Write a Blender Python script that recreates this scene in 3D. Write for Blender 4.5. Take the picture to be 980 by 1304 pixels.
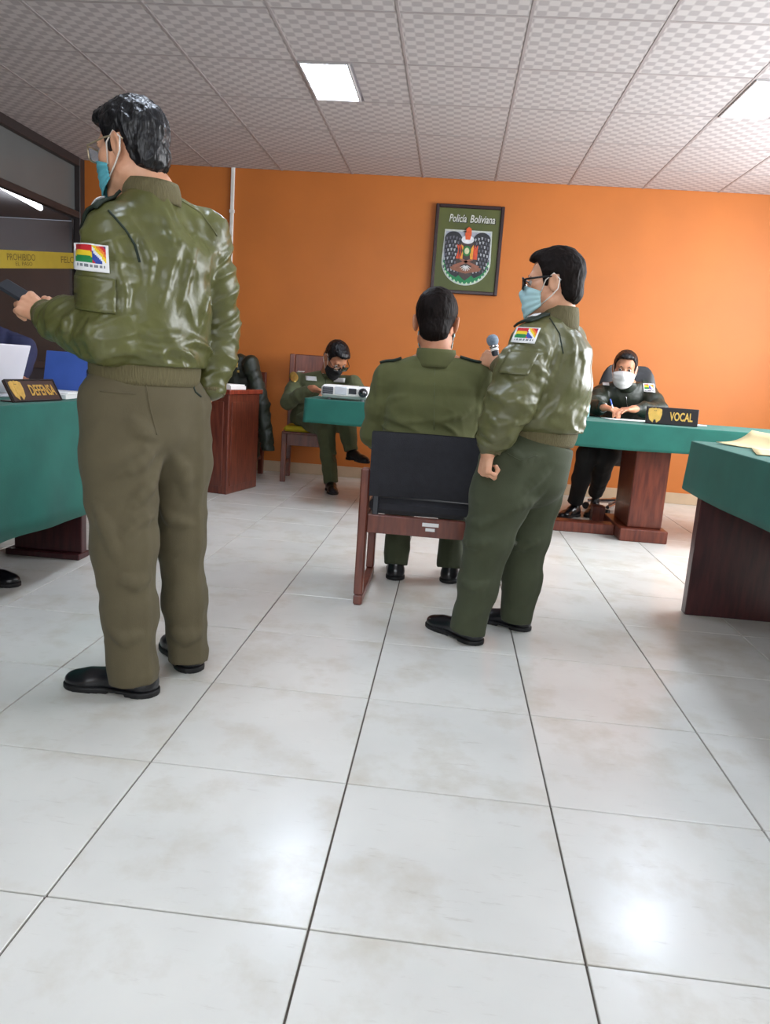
import bpy, math, random
import numpy as np
from mathutils import Matrix, Vector

for o in list(bpy.data.objects):
    bpy.data.objects.remove(o)
scene = bpy.context.scene
COL = scene.collection
random.seed(7)
A = lambda *v: np.array(v, dtype=float)

# ------------------------------------------------------------------ camera
FPX = 957.0
CAM = A(1.178, -0.697, 1.010)
YAW, PIT, ROL = 0.07643, -0.18568, -0.06984
def _rot(yaw, pit, rol):
    cy, sy, cp, sp, cr, sr = math.cos(yaw), math.sin(yaw), math.cos(pit), math.sin(pit), math.cos(rol), math.sin(rol)
    return (np.array([[cy, -sy, 0], [sy, cy, 0], [0, 0, 1]]) @ np.array([[1, 0, 0], [0, cp, -sp], [0, sp, cp]])
            @ np.array([[cr, 0, sr], [0, 1, 0], [-sr, 0, cr]]))
CM = _rot(YAW, PIT, ROL)
cd = bpy.data.cameras.new('camera')
cam = bpy.data.objects.new('camera', cd)
COL.objects.link(cam)
cd.sensor_fit = 'VERTICAL'; cd.sensor_height = 36.0; cd.lens = FPX / 1304 * 36.0
cd.clip_start = 0.02
m4 = np.eye(4); m4[:3, 0] = CM[:, 0]; m4[:3, 1] = CM[:, 2]; m4[:3, 2] = -CM[:, 1]; m4[:3, 3] = CAM
cam.matrix_world = Matrix(m4.tolist())
scene.camera = cam

def ray(px, py):
    return CM @ A((px - 490) / FPX, 1, -(py - 652) / FPX)
def J(px, py, Y):                  # point on the vertical plane Y = const
    d = ray(px, py); return CAM + d * ((Y - CAM[1]) / d[1])
def gp(px, py, z=0.0):             # point on the horizontal plane z = const
    d = ray(px, py); return CAM + d * ((z - CAM[2]) / d[2])

# ------------------------------------------------------------------ world, exposure, daylight
wd = bpy.data.worlds.new('world'); scene.world = wd; wd.use_nodes = True
bg = wd.node_tree.nodes['Background']
bg.inputs[0].default_value = (0.62, 0.72, 0.85, 1); bg.inputs[1].default_value = 0.6
scene.view_settings.view_transform = 'Standard'
scene.view_settings.look = 'None'
scene.view_settings.gamma = 1.0
scene.view_settings.use_curve_mapping = False
scene.view_settings.exposure = 0.48
LAMP = 30.0           # emission of the ceiling fittings
def daylight(name, loc, rot, sx, sy, power, col):
    l = bpy.data.lights.new(name, 'AREA'); l.shape = 'RECTANGLE'; l.size = sx; l.size_y = sy; l.energy = power; l.color = col
    o = bpy.data.objects.new(name, l); COL.objects.link(o); o.location = loc; o.rotation_euler = rot
    return o
# daylight entering through the windows of the right-hand wall and the wall behind the camera
daylight('window_daylight', (4.42, 3.7, 1.72), (0, math.radians(90), 0), 1.45, 3.3, 150, (0.93, 0.96, 1.0))
daylight('window_daylight', (1.2, -2.92, 1.75), (math.radians(90), 0, 0), 3.2, 1.4, 55, (0.93, 0.96, 1.0))

# ------------------------------------------------------------------ materials
def lin(c):
    return tuple(((x / 255) / 12.92 if x / 255 <= 0.04045 else ((x / 255 + 0.055) / 1.055) ** 2.4) for x in c)
MATS = {}
def mat(name, rgb, rough=0.6, metal=0.0, var=0.10, vscale=8.0, bump=0.0, bscale=60.0, coat=0.0, sheen=0.0,
        emit=None, stretch=None, trans=0.0, alpha=1.0, spec=0.5, rgb2=None, crinkle=None):
    if name in MATS: return MATS[name]
    m = bpy.data.materials.new(name); m.use_nodes = True
    nt = m.node_tree; n = nt.nodes; b = n['Principled BSDF']
    c1 = lin(rgb)
    c2 = lin(rgb2) if rgb2 else tuple(x * (1 - var) for x in c1)
    c1b = c1 if rgb2 else tuple(min(1, x * (1 + var)) for x in c1)
    tc = n.new('ShaderNodeTexCoord'); mp = n.new('ShaderNodeMapping')
    if stretch: mp.inputs['Scale'].default_value = stretch
    nt.links.new(tc.outputs['Object'], mp.inputs[0])
    no = n.new('ShaderNodeTexNoise'); no.inputs['Scale'].default_value = vscale; no.inputs['Detail'].default_value = 4
    nt.links.new(mp.outputs[0], no.inputs['Vector'])
    r = n.new('ShaderNodeValToRGB'); r.color_ramp.elements[0].position = 0.32; r.color_ramp.elements[1].position = 0.68
    r.color_ramp.elements[0].color = (*c2, 1); r.color_ramp.elements[1].color = (*c1b, 1)
    nt.links.new(no.outputs[0], r.inputs[0]); nt.links.new(r.outputs[0], b.inputs['Base Color'])
    b.inputs['Roughness'].default_value = rough; b.inputs['Metallic'].default_value = metal
    b.inputs['Specular IOR Level'].default_value = spec
    b.inputs['Coat Weight'].default_value = coat; b.inputs['Coat Roughness'].default_value = 0.15
    b.inputs['Sheen Weight'].default_value = sheen
    b.inputs['Transmission Weight'].default_value = trans
    b.inputs['Alpha'].default_value = alpha
    if bump:
        n2 = n.new('ShaderNodeTexNoise'); n2.inputs['Scale'].default_value = bscale; n2.inputs['Detail'].default_value = 3
        nt.links.new(mp.outputs[0], n2.inputs['Vector'])
        bp = n.new('ShaderNodeBump'); bp.inputs['Strength'].default_value = bump; bp.inputs['Distance'].default_value = 0.01
        nt.links.new(n2.outputs[0], bp.inputs['Height']); nt.links.new(bp.outputs[0], b.inputs['Normal'])
    if crinkle:
        nk = n.new('ShaderNodeTexNoise'); nk.noise_type = 'RIDGED_MULTIFRACTAL'; nk.inputs['Scale'].default_value = crinkle[0]; nk.inputs['Detail'].default_value = 2.5
        nk.inputs['Distortion'].default_value = 0.6
        m2 = n.new('ShaderNodeMapping'); m2.inputs['Scale'].default_value = (1.3, 1.3, 0.75); m2.inputs['Rotation'].default_value = (0.5, 0.3, 0.4)
        nt.links.new(tc.outputs['Object'], m2.inputs[0]); nt.links.new(m2.outputs[0], nk.inputs['Vector'])
        bk = n.new('ShaderNodeBump'); bk.inputs['Strength'].default_value = crinkle[1]; bk.inputs['Distance'].default_value = 0.012
        nt.links.new(nk.outputs[0], bk.inputs['Height'])
        if bump: nt.links.new(bk.outputs[0], bp.inputs['Normal'])
        else: nt.links.new(bk.outputs[0], b.inputs['Normal'])
    if emit:
        b.inputs['Emission Color'].default_value = (*lin(emit[0]), 1); b.inputs['Emission Strength'].default_value = emit[1]
    MATS[name] = m
    return m

def mat_floor():
    m = mat('ceramic_tile', (222, 221, 214), 0.30, var=0.05, vscale=3.0, spec=0.5)
    nt = m.node_tree; n = nt.nodes; b = n['Principled BSDF']
    base = b.inputs['Base Color'].links[0].from_socket
    oi = n.new('ShaderNodeObjectInfo'); tc = n.new('ShaderNodeTexCoord')
    add = n.new('ShaderNodeVectorMath'); add.operation = 'ADD'
    sc = n.new('ShaderNodeVectorMath'); sc.operation = 'SCALE'; sc.inputs['Scale'].default_value = 37.0
    cmb = n.new('ShaderNodeCombineXYZ')
    for k in range(3): nt.links.new(oi.outputs['Random'], cmb.inputs[k])
    nt.links.new(cmb.outputs[0], sc.inputs[0]); nt.links.new(tc.outputs['Object'], add.inputs[0]); nt.links.new(sc.outputs[0], add.inputs[1])
    n1 = n.new('ShaderNodeTexNoise'); n1.inputs['Scale'].default_value = 5.0; n1.inputs['Detail'].default_value = 6; n1.inputs['Roughness'].default_value = 0.62
    nt.links.new(add.outputs[0], n1.inputs['Vector'])
    r1 = n.new('ShaderNodeValToRGB'); r1.color_ramp.elements[0].position = 0.50; r1.color_ramp.elements[1].position = 0.72
    nt.links.new(n1.outputs[0], r1.inputs[0])
    mx = n.new('ShaderNodeMixRGB'); mx.inputs[2].default_value = (*lin((197, 189, 171)), 1)
    mul = n.new('ShaderNodeMath'); mul.operation = 'MULTIPLY'; mul.inputs[1].default_value = 0.6
    nt.links.new(r1.outputs[0], mul.inputs[0]); nt.links.new(mul.outputs[0], mx.inputs[0]); nt.links.new(base, mx.inputs[1])
    # fine veins and scuffs
    mp = n.new('ShaderNodeMapping'); mp.inputs['Scale'].default_value = (3.5, 20, 1); mp.inputs['Rotation'].default_value = (0, 0, 0.6)
    nt.links.new(add.outputs[0], mp.inputs[0])
    n2 = n.new('ShaderNodeTexNoise'); n2.inputs['Scale'].default_value = 3.0; n2.inputs['Detail'].default_value = 8; n2.inputs['Roughness'].default_value = 0.7
    nt.links.new(mp.outputs[0], n2.inputs['Vector'])
    r2 = n.new('ShaderNodeValToRGB'); r2.color_ramp.elements[0].position = 0.60; r2.color_ramp.elements[1].position = 0.86
    nt.links.new(n2.outputs[0], r2.inputs[0])
    mu2 = n.new('ShaderNodeMath'); mu2.operation = 'MULTIPLY'; mu2.inputs[1].default_value = 0.5
    mx2 = n.new('ShaderNodeMixRGB'); mx2.inputs[2].default_value = (*lin((150, 138, 118)), 1)
    nt.links.new(r2.outputs[0], mu2.inputs[0]); nt.links.new(mu2.outputs[0], mx2.inputs[0]); nt.links.new(mx.outputs[0], mx2.inputs[1])
    nt.links.new(mx2.outputs[0], b.inputs['Base Color'])
    rr = n.new('ShaderNodeMapRange'); rr.inputs['To Min'].default_value = 0.17; rr.inputs['To Max'].default_value = 0.27
    nt.links.new(n1.outputs[0], rr.inputs[0]); nt.links.new(rr.outputs[0], b.inputs['Roughness'])
    return m

def mat_ceiling():
    m = mat('ceiling_panel', (196, 188, 186), 0.85, var=0.02)
    nt = m.node_tree; n = nt.nodes; b = n['Principled BSDF']
    tc = n.new('ShaderNodeTexCoord')
    sp = n.new('ShaderNodeSeparateXYZ'); nt.links.new(tc.outputs['Object'], sp.inputs[0])
    def sn(sock, k):
        a = n.new('ShaderNodeMath'); a.operation = 'MULTIPLY'; a.inputs[1].default_value = k
        s = n.new('ShaderNodeMath'); s.operation = 'SINE'
        nt.links.new(sock, a.inputs[0]); nt.links.new(a.outputs[0], s.inputs[0]); return s.outputs[0]
    k = 2 * math.pi / 0.098
    mu = n.new('ShaderNodeMath'); mu.operation = 'MULTIPLY'
    nt.links.new(sn(sp.outputs[0], k), mu.inputs[0]); nt.links.new(sn(sp.outputs[1], k), mu.inputs[1])
    r = n.new('ShaderNodeValToRGB'); r.color_ramp.interpolation = 'EASE'
    r.color_ramp.elements[0].position = 0.36; r.color_ramp.elements[1].position = 0.62
    r.color_ramp.elements[0].color = (*lin((176, 169, 170)), 1); r.color_ramp.elements[1].color = (*lin((202, 196, 195)), 1)
    h = n.new('ShaderNodeMath'); h.operation = 'MULTIPLY_ADD'; h.inputs[1].default_value = 0.5; h.inputs[2].default_value = 0.5
    nt.links.new(mu.outputs[0], h.inputs[0]); nt.links.new(h.outputs[0], r.inputs[0]); nt.links.new(r.outputs[0], b.inputs['Base Color'])
    return m

def mat_wood(name, c1, c2, rough=0.35, scale=5.0, stretch=(9, 9, 1.2)):
    m = mat(name, c1, rough, rgb2=c2, vscale=scale, stretch=stretch, coat=0.25, bump=0.06, bscale=30)
    return m

M_floor = mat_floor(); M_grout = mat('dark_grout', (96, 88, 80), 0.9, bump=0.2)
M_ceil = mat_ceiling(); M_bar = mat('ceiling_grid_bar', (168, 160, 160), 0.6)
M_orange = mat('orange_paint', (196, 112, 44), 0.55, var=0.05, vscale=2.5, bump=0.05, bscale=90)
M_cream = mat('cream_paint', (214, 205, 188), 0.7, var=0.04, vscale=2.5, bump=0.05, bscale=90)
M_base = mat('beige_skirting_tile', (198, 172, 142), 0.4, var=0.06)
M_white = mat('white_plastic', (232, 230, 226), 0.4, var=0.03)
M_frame_dark = mat('dark_metal_frame', (52, 46, 46), 0.45, var=0.08)
M_wood = mat_wood('red_brown_wood', (120, 58, 40), (84, 36, 26))
M_wood_d = mat_wood('dark_wine_wood', (74, 34, 36), (52, 22, 26))
M_wood_c = mat_wood('chair_wood', (122, 62, 44), (88, 40, 30))
M_green = mat('green_felt_cloth', (30, 100, 88), 0.9, var=0.12, vscale=5, bump=0.12, bscale=260, sheen=0.05)
M_black_fab = mat('black_fabric', (38, 38, 44), 0.9, var=0.12, vscale=30, bump=0.2, bscale=300, sheen=0.15)
M_leather = mat('black_leather', (22, 22, 25), 0.35, var=0.15, vscale=20, bump=0.1, bscale=120)
M_shoe = mat('black_shoe_leather', (17, 17, 22), 0.28, var=0.15, vscale=20, coat=0.2)
M_sole = mat('black_rubber', (14, 14, 16), 0.6, var=0.1)
M_skin = mat('skin', (196, 138, 104), 0.5, var=0.07, vscale=25, bump=0.05, bscale=200, rgb2=(182, 118, 88))
M_skin_l = mat('skin_light', (222, 170, 138), 0.5, var=0.06, vscale=25, bump=0.05, bscale=200, rgb2=(208, 150, 118))
M_hair = mat('black_hair', (14, 13, 16), 0.38, spec=0.4, var=0.3, vscale=60, bump=0.5, bscale=90, stretch=(1, 1, 0.25))
M_hair_b = mat('dark_brown_hair', (22, 15, 13), 0.62, spec=0.12, var=0.3, vscale=60, bump=0.4, bscale=90, stretch=(1, 1, 0.25))
M_satin = mat('olive_satin', (88, 89, 48), 0.34, var=0.14, vscale=6, bump=0.18, bscale=30, sheen=0.0, coat=0.0, crinkle=(7.0, 0.8))
M_satin2 = mat('olive_satin_dark', (92, 92, 58), 0.36, var=0.14, vscale=6, bump=0.18, bscale=30, sheen=0.0, coat=0.0, crinkle=(8.0, 0.75))
M_rib = mat('olive_knit_rib', (100, 92, 62), 0.85, var=0.14, vscale=20, stretch=(14, 14, 1), bump=0.5, bscale=20)
M_trouser = mat('olive_brown_wool', (92, 84, 63), 0.85, var=0.08, vscale=10, bump=0.10, bscale=320, sheen=0.04, spec=0.3)
M_trouser2 = mat('olive_green_wool', (66, 71, 52), 0.85, var=0.08, vscale=10, bump=0.10, bscale=320, sheen=0.04, spec=0.3)
M_tunic = mat('olive_tunic_wool', (91, 93, 58), 0.9, var=0.07, vscale=8, bump=0.12, bscale=300, sheen=0.05, spec=0.3)
M_tunic_d = mat('dark_green_tunic_wool', (90, 96, 68), 0.85, var=0.1, vscale=8, bump=0.12, bscale=300, sheen=0.05, spec=0.3)
M_jack_d = mat('dark_green_nylon', (40, 46, 36), 0.42, var=0.14, vscale=8, bump=0.12, bscale=60, crinkle=(9.0, 0.5))
M_navy = mat('navy_cloth', (28, 32, 68), 0.8, var=0.12, vscale=8, bump=0.1, bscale=200)
M_epau = mat('dark_green_epaulette', (30, 42, 32), 0.8, var=0.1)
M_mask_b = mat('pale_blue_mask', (176, 212, 216), 0.85, var=0.04, bump=0.06, bscale=200)
M_mask_t = mat('teal_blue_mask', (92, 172, 186), 0.85, var=0.05, bump=0.06, bscale=200)
M_mask_w = mat('white_mask', (236, 234, 232), 0.85, var=0.03, bump=0.06, bscale=200)
M_mask_k = mat('black_mask', (30, 30, 32), 0.85, var=0.06)
M_strap = mat('white_elastic', (235, 228, 220), 0.8, var=0.03)
M_gold = mat('gold_paint', (214, 176, 92), 0.35, metal=0.6, var=0.12, vscale=40)
M_plate = mat('black_name_plate', (24, 22, 26), 0.3, var=0.1)
M_plate_b = mat('brown_name_plate', (58, 38, 34), 0.35, var=0.1)
M_paper = mat('white_paper', (238, 238, 236), 0.8, var=0.02)
M_paper_y = mat('cream_paper', (228, 210, 160), 0.8, var=0.04)
M_lid = mat('white_laptop', (226, 224, 232), 0.4, var=0.02)
M_blue = mat('blue_binder', (74, 108, 196), 0.45, var=0.08)
M_yellow = mat('yellow_cushion', (206, 184, 40), 0.85, var=0.08, bump=0.1, bscale=200)
M_chrome = mat('chrome', (205, 205, 210), 0.18, metal=1.0, var=0.04)
M_grey = mat('grey_plastic', (120, 124, 130), 0.5, var=0.05)
M_darkgrey = mat('dark_grey_plastic', (44, 46, 52), 0.45, var=0.08)
M_lens = mat('projector_lens', (14, 16, 22), 0.08, var=0.1, coat=1.0)
M_foam = mat('grey_blue_mic_mesh', (128, 146, 164), 0.55, var=0.2, vscale=150, bump=0.5, bscale=400)
M_eye = mat('eye_white', (176, 166, 158), 0.25, var=0.02)
M_iris = mat('dark_iris', (28, 18, 14), 0.2, var=0.1)
M_red = mat('flag_red', (206, 34, 44), 0.7, var=0.04); M_yel = mat('flag_yellow', (238, 206, 40), 0.7, var=0.04)
M_grn = mat('flag_green', (22, 128, 66), 0.7, var=0.04); M_flw = mat('patch_white', (232, 232, 232), 0.7, var=0.03)
M_ora = mat('wiphala_orange', (236, 130, 44), 0.7, var=0.04); M_vio = mat('wiphala_violet', (88, 44, 104), 0.7, var=0.04)
M_blu = mat('wiphala_blue', (44, 70, 160), 0.7, var=0.04)

# ------------------------------------------------------------------ geometry collector
def unit(v):
    v = np.asarray(v, float); return v / max(1e-9, np.linalg.norm(v))
class G:
    def __init__(s): s.V = []; s.F = []; s.M = []; s.n = 0
    def add(s, v, f, m=0, T=None):
        v = np.asarray(v, float)
        if T is not None: v = v @ T[:3, :3].T + T[:3, 3]
        s.V.append(v); s.F += [tuple(int(i) + s.n for i in q) for q in f]; s.M += [m] * len(f); s.n += len(v); return s
    def box(s, lo, hi, b=0.004, T=None, m=0):
        lo = np.asarray(lo, float); hi = np.asarray(hi, float); c = (lo + hi) / 2; h = (hi - lo) / 2
        b = min(b, *(h * 0.9)); v = []; idx = {}
        for sx in (-1, 1):
            for sy in (-1, 1):
                for sz in (-1, 1):
                    for ax in range(3):
                        p = A(sx * h[0], sy * h[1], sz * h[2])
                        for k in range(3):
                            if k != ax: p[k] -= (sx, sy, sz)[k] * b
                        idx[(sx, sy, sz, ax)] = len(v); v.append(c + p)
        f = []
        def quad(q):
            pts = np.array([v[i] for i in q]); nn = np.cross(pts[1] - pts[0], pts[2] - pts[0])
            f.append(q if nn @ (pts.mean(0) - c) > 0 else q[::-1])
        for ax in range(3):
            o = [k for k in range(3) if k != ax]
            for sg in (-1, 1):
                q = []
                for a_, b_ in ((-1, -1), (1, -1), (1, 1), (-1, 1)):
                    t = [0, 0, 0]; t[ax] = sg; t[o[0]] = a_; t[o[1]] = b_; q.append(idx[(*t, ax)])
                quad(q)
        for ax in range(3):
            o = [k for k in range(3) if k != ax]
            for a_ in (-1, 1):
                for b_ in (-1, 1):
                    q = []
                    for sg, w in ((-1, o[0]), (1, o[0]), (1, o[1]), (-1, o[1])):
                        t = [0, 0, 0]; t[ax] = sg; t[o[0]] = a_; t[o[1]] = b_; q.append(idx[(*t, w)])
                    quad(q)
        for sx in (-1, 1):
            for sy in (-1, 1):
                for sz in (-1, 1): quad([idx[(sx, sy, sz, k)] for k in range(3)])
        return s.add(v, f, m, T)
    def cyl(s, a, b, r0, r1=None, n=16, m=0, T=None):
        r1 = r0 if r1 is None else r1
        return s.tube([a, b], [r0, r1], n, m, T)
    def tube(s, pts, r, n=8, m=0, T=None, caps=True):
        pts = [np.asarray(p, float) for p in pts]; k = len(pts)
        rs = [r] * k if np.isscalar(r) else r
        t0 = unit(pts[1] - pts[0]); u = np.cross(t0, A(0, 0, 1))
        if np.linalg.norm(u) < 1e-3: u = np.cross(t0, A(1, 0, 0))
        u = unit(u); v = []; f = []
        for i in range(k):
            t = unit(pts[min(i + 1, k - 1)] - pts[max(i - 1, 0)])
            u = unit(u - t * (u @ t)); w = np.cross(t, u)
            for j in range(n):
                a = 2 * math.pi * j / n; v.append(pts[i] + rs[i] * (u * math.cos(a) + w * math.sin(a)))
        for i in range(k - 1):
            for j in range(n):
                j2 = (j + 1) % n; f.append((i * n + j, i * n + j2, (i + 1) * n + j2, (i + 1) * n + j))
        if caps: f.append(tuple(range(n))[::-1]); f.append(tuple((k - 1) * n + j for j in range(n)))
        return s.add(v, f, m, T)
    def lathe(s, prof, n=20, T=None, m=0):
        v = []; f = []; k = len(prof)
        for r, z in prof:
            for j in range(n):
                a = 2 * math.pi * j / n; v.append((r * math.cos(a), r * math.sin(a), z))
        for i in range(k - 1):
            for j in range(n):
                j2 = (j + 1) % n; f.append((i * n + j, i * n + j2, (i + 1) * n + j2, (i + 1) * n + j))
        f.append(tuple(range(n))[::-1]); f.append(tuple((k - 1) * n + j for j in range(n)))
        return s.add(v, f, m, T)
    def prism(s, poly, z0, z1, T=None, m=0):       # polygon in local xy, extruded along local z
        n = len(poly); a = 0
        for i in range(n): a += poly[i][0] * poly[(i + 1) % n][1] - poly[(i + 1) % n][0] * poly[i][1]
        if a < 0: poly = poly[::-1]
        v = [(x, y, z0) for x, y in poly] + [(x, y, z1) for x, y in poly]
        f = [tuple(range(n))[::-1], tuple(range(n, 2 * n))] + [(i, (i + 1) % n, n + (i + 1) % n, n + i) for i in range(n)]
        return s.add(v, f, m, T)
    def grid(s, P, m=0, fm=None):                  # P (a,b,3)
        a, b = P.shape[:2]; f = []; ms = []
        for i in range(a - 1):
            for j in range(b - 1):
                f.append((i * b + j, (i + 1) * b + j, (i + 1) * b + j + 1, i * b + j + 1)); ms.append(fm(i, j) if fm else m)
        n0 = len(s.M); s.add(P.reshape(-1, 3), f, m); s.M[n0:] = ms; return s
def TR(loc, x=(1, 0, 0), y=(0, 1, 0), z=(0, 0, 1)):
    T = np.eye(4); T[:3, 0] = x; T[:3, 1] = y; T[:3, 2] = z; T[:3, 3] = loc; return T
def RZ(loc, a):
    c, s_ = math.cos(a), math.sin(a); return TR(loc, (c, s_, 0), (-s_, c, 0))

ORIG = {}
def mesh_from(name, V, F, mats, M=None, smooth=False):
    me = bpy.data.meshes.new(name)
    V = np.asarray(V, dtype=np.float32)
    if isinstance(F, np.ndarray):
        k = F.shape[1]; nf = len(F)
        me.vertices.add(len(V)); me.vertices.foreach_set('co', V.ravel())
        me.loops.add(nf * k); me.loops.foreach_set('vertex_index', F.astype(np.int32).ravel())
        me.polygons.add(nf); me.polygons.foreach_set('loop_start', np.arange(0, nf * k, k, dtype=np.int32))
        me.update(calc_edges=True)
    else:
        me.from_pydata(V.tolist(), [], F)
    for m in (mats if isinstance(mats, (list, tuple)) else [mats]): me.materials.append(m)
    if M is not None and any(M): me.polygons.foreach_set('material_index', np.array(M, dtype=np.int32))
    if smooth: me.polygons.foreach_set('use_smooth', np.ones(len(me.polygons), dtype=bool))
    me.update()
    return me
def ob(name, g, mats, parent=None, smooth=False, origin=None):
    if isinstance(g, G): V = np.concatenate(g.V); F = g.F; M = g.M
    else: V, F = g[0], g[1]; M = g[2] if len(g) > 2 else None
    org = ORIG[parent.name] if parent is not None else (np.asarray(origin, float) if origin is not None
          else A((V[:, 0].min() + V[:, 0].max()) / 2, (V[:, 1].min() + V[:, 1].max()) / 2, V[:, 2].min()))
    o = bpy.data.objects.new(name, mesh_from(name, V - org, F, mats, M, smooth)); COL.objects.link(o)
    if parent is not None: o.parent = parent
    else: o.location = org
    ORIG[o.name] = org
    return o
def tag(o, label=None, cat=None, group=None, kind=None):
    if label: o['label'] = label
    if cat: o['category'] = cat
    if group: o['group'] = group
    if kind: o['kind'] = kind
    return o
def thing(name, label, cat, loc, group=None):
    o = bpy.data.objects.new(name, None); COL.objects.link(o); o.location = loc; o.empty_display_size = 0.1
    ORIG[o.name] = np.asarray(loc, float)
    return tag(o, label, cat, group)
def struct(name, g, mats, label=None, smooth=False, origin=None):
    o = ob(name, g, mats, smooth=smooth, origin=origin); tag(o, label or None, None, None, 'structure'); return o
def bxg(lo, hi, b=0.004): return G().box(lo, hi, b)
def text_geo(body, height, T, m=0, extrude=0.001, width=None, shear=0.0, bold=0.0):
    cu = bpy.data.curves.new('t', 'FONT'); cu.body = body; cu.size = 1; cu.extrude = 0.0; cu.resolution_u = 3; cu.shear = shear; cu.offset = bold
    to = bpy.data.objects.new('t', cu); COL.objects.link(to)
    dg = bpy.context.evaluated_depsgraph_get(); dg.update(); ev = to.evaluated_get(dg); me = ev.to_mesh()
    v = np.array([x.co[:] for x in me.vertices]); f = [tuple(p.vertices) for p in me.polygons]
    ev.to_mesh_clear(); bpy.data.objects.remove(to); bpy.data.curves.remove(cu)
    mn, mx = v.min(0), v.max(0); v[:, 0] -= mn[0]; v[:, 1] -= mn[1]
    ky = height / (mx[1] - mn[1]); kx = ky if width is None else width / (mx[0] - mn[0])
    v[:, 0] *= kx; v[:, 1] *= ky; v[:, 2] = extrude
    w = (mx[0] - mn[0]) * kx
    v[:, 0] -= w / 2; v[:, 1] -= height / 2
    v = v @ T[:3, :3].T + T[:3, 3]
    return v, f

# ------------------------------------------------------------------ signed distance modelling (bodies, clothes, shoes)
_rng = np.random.default_rng(3)
LAT = _rng.random((32, 32, 32)).astype(np.float32)
def vnoise(q):
    i = np.floor(q).astype(np.int32); f = q - i; u = f * f * (3 - 2 * f); i &= 31; j = (i + 1) & 31
    x0, y0, z0 = i.T; x1, y1, z1 = j.T; a, b, c = u.T
    def l(p, r, t): return p + (r - p) * t
    return l(l(l(LAT[x0, y0, z0], LAT[x1, y0, z0], a), l(LAT[x0, y1, z0], LAT[x1, y1, z0], a), b),
             l(l(LAT[x0, y0, z1], LAT[x1, y0, z1], a), l(LAT[x0, y1, z1], LAT[x1, y1, z1], a), b), c)
def ridge(q): return (1 - np.abs(2 * vnoise(q) - 1)) ** 2
def smin(a, b, k):
    if k <= 0: return np.minimum(a, b)
    h = np.maximum(k - np.abs(a - b), 0) / k
    return np.minimum(a, b) - h * h * k * 0.25
def cone(a, b, ra, rb, n=None, s=1.0, fold=None, crease=None):
    a = np.asarray(a, np.float32); b = np.asarray(b, np.float32); ab = b - a; L2 = np.float32(max(1e-9, ab @ ab)); ax = ab / np.sqrt(L2)
    if n is not None: n = np.asarray(n, np.float32)
    if crease: crease = (np.asarray(crease[0], np.float32), crease[1])
    kk = np.array((0.6, 0.5, 0.62), np.float32)
    def f(P):
        t = np.clip(((P - a) @ ab) / L2, 0, 1)
        d = P - a - t[:, None] * ab
        if n is not None: d = d + np.outer((d @ n) * (1 / s - 1), n)
        r = ra + (rb - ra) * t
        D = np.sqrt((d * d).sum(1)) - r
        if fold:
            amp, fa, fc, sd = fold
            nr = np.abs(D) < 0.035
            Pn = P[nr]; al = (Pn - a) @ ax
            q = (Pn - np.outer(al, ax)) * np.float32(fc) + np.outer(al * np.float32(fa), kk) + np.float32(sd)
            D[nr] -= amp * ((ridge(q) - 0.45) + 0.35 * (ridge(q * np.float32(2.3) + 4) - 0.45))
        if crease:
            lat = (d @ crease[0]); D = D - crease[1] * np.exp(-(lat / 0.014) ** 2)
        return D
    return f
def ell(c, r, R=None):
    c = np.asarray(c, np.float32); r = np.asarray(r, np.float32); R = None if R is None else np.asarray(R, np.float32)
    def f(P):
        p = P - c
        if R is not None: p = p @ R
        k0 = np.sqrt(((p / r) ** 2).sum(1)); k1 = np.sqrt(((p / (r * r)) ** 2).sum(1)) + 1e-9
        return k0 * (k0 - 1) / k1
    return f
def loft(C, W, Dp, Rv, Fv):            # stacked elliptical sections: centres C, half widths W along Rv, half depths Dp along Fv
    fs = []
    C = [np.asarray(c, np.float32) for c in C]; Rv = np.asarray(Rv, np.float32); Fv = np.asarray(Fv, np.float32)
    def f(P):
        out = None
        for i in range(len(C) - 1):
            a, b = C[i], C[i + 1]; ab = b - a; L2 = ab @ ab
            t = np.clip(((P - a) @ ab) / L2, 0, 1); d = P - a - t[:, None] * ab
            w = W[i] + (W[i + 1] - W[i]) * t; dp = Dp[i] + (Dp[i + 1] - Dp[i]) * t
            u = d @ Rv; v = d @ Fv; e = d - np.outer(u, Rv) - np.outer(v, Fv)
            q = np.sqrt((u / w) ** 2 + (v / dp) ** 2 + (e * e).sum(1) / (np.minimum(w, dp) * 0.8) ** 2)
            D = (q - 1) * np.minimum(w, dp)
            out = D if out is None else smin(out, D, 0.02)
        return out
    return f
def union(fs, k=0.02):
    def f(P):
        o = fs[0](P)
        for g in fs[1:]: o = smin(o, g(P), k)
        return o
    return f
def sub(f, g, k=0.006):
    return lambda P: -smin(-f(P), g(P), k)
def inter(f, g, k=0.004):
    return lambda P: -smin(-f(P), -g(P), k)
def plane(p, n):
    p = np.asarray(p, np.float32); n = unit(n).astype(np.float32); return lambda P: (P - p) @ n      # inside where negative (against n)
def chain(pts, rs, k=0.02, fold=None, n=None, s=1.0, crease=None):
    return union([cone(pts[i], pts[i + 1], rs[i], rs[i + 1], n, s, fold, crease) for i in range(len(pts) - 1)], k)
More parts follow.
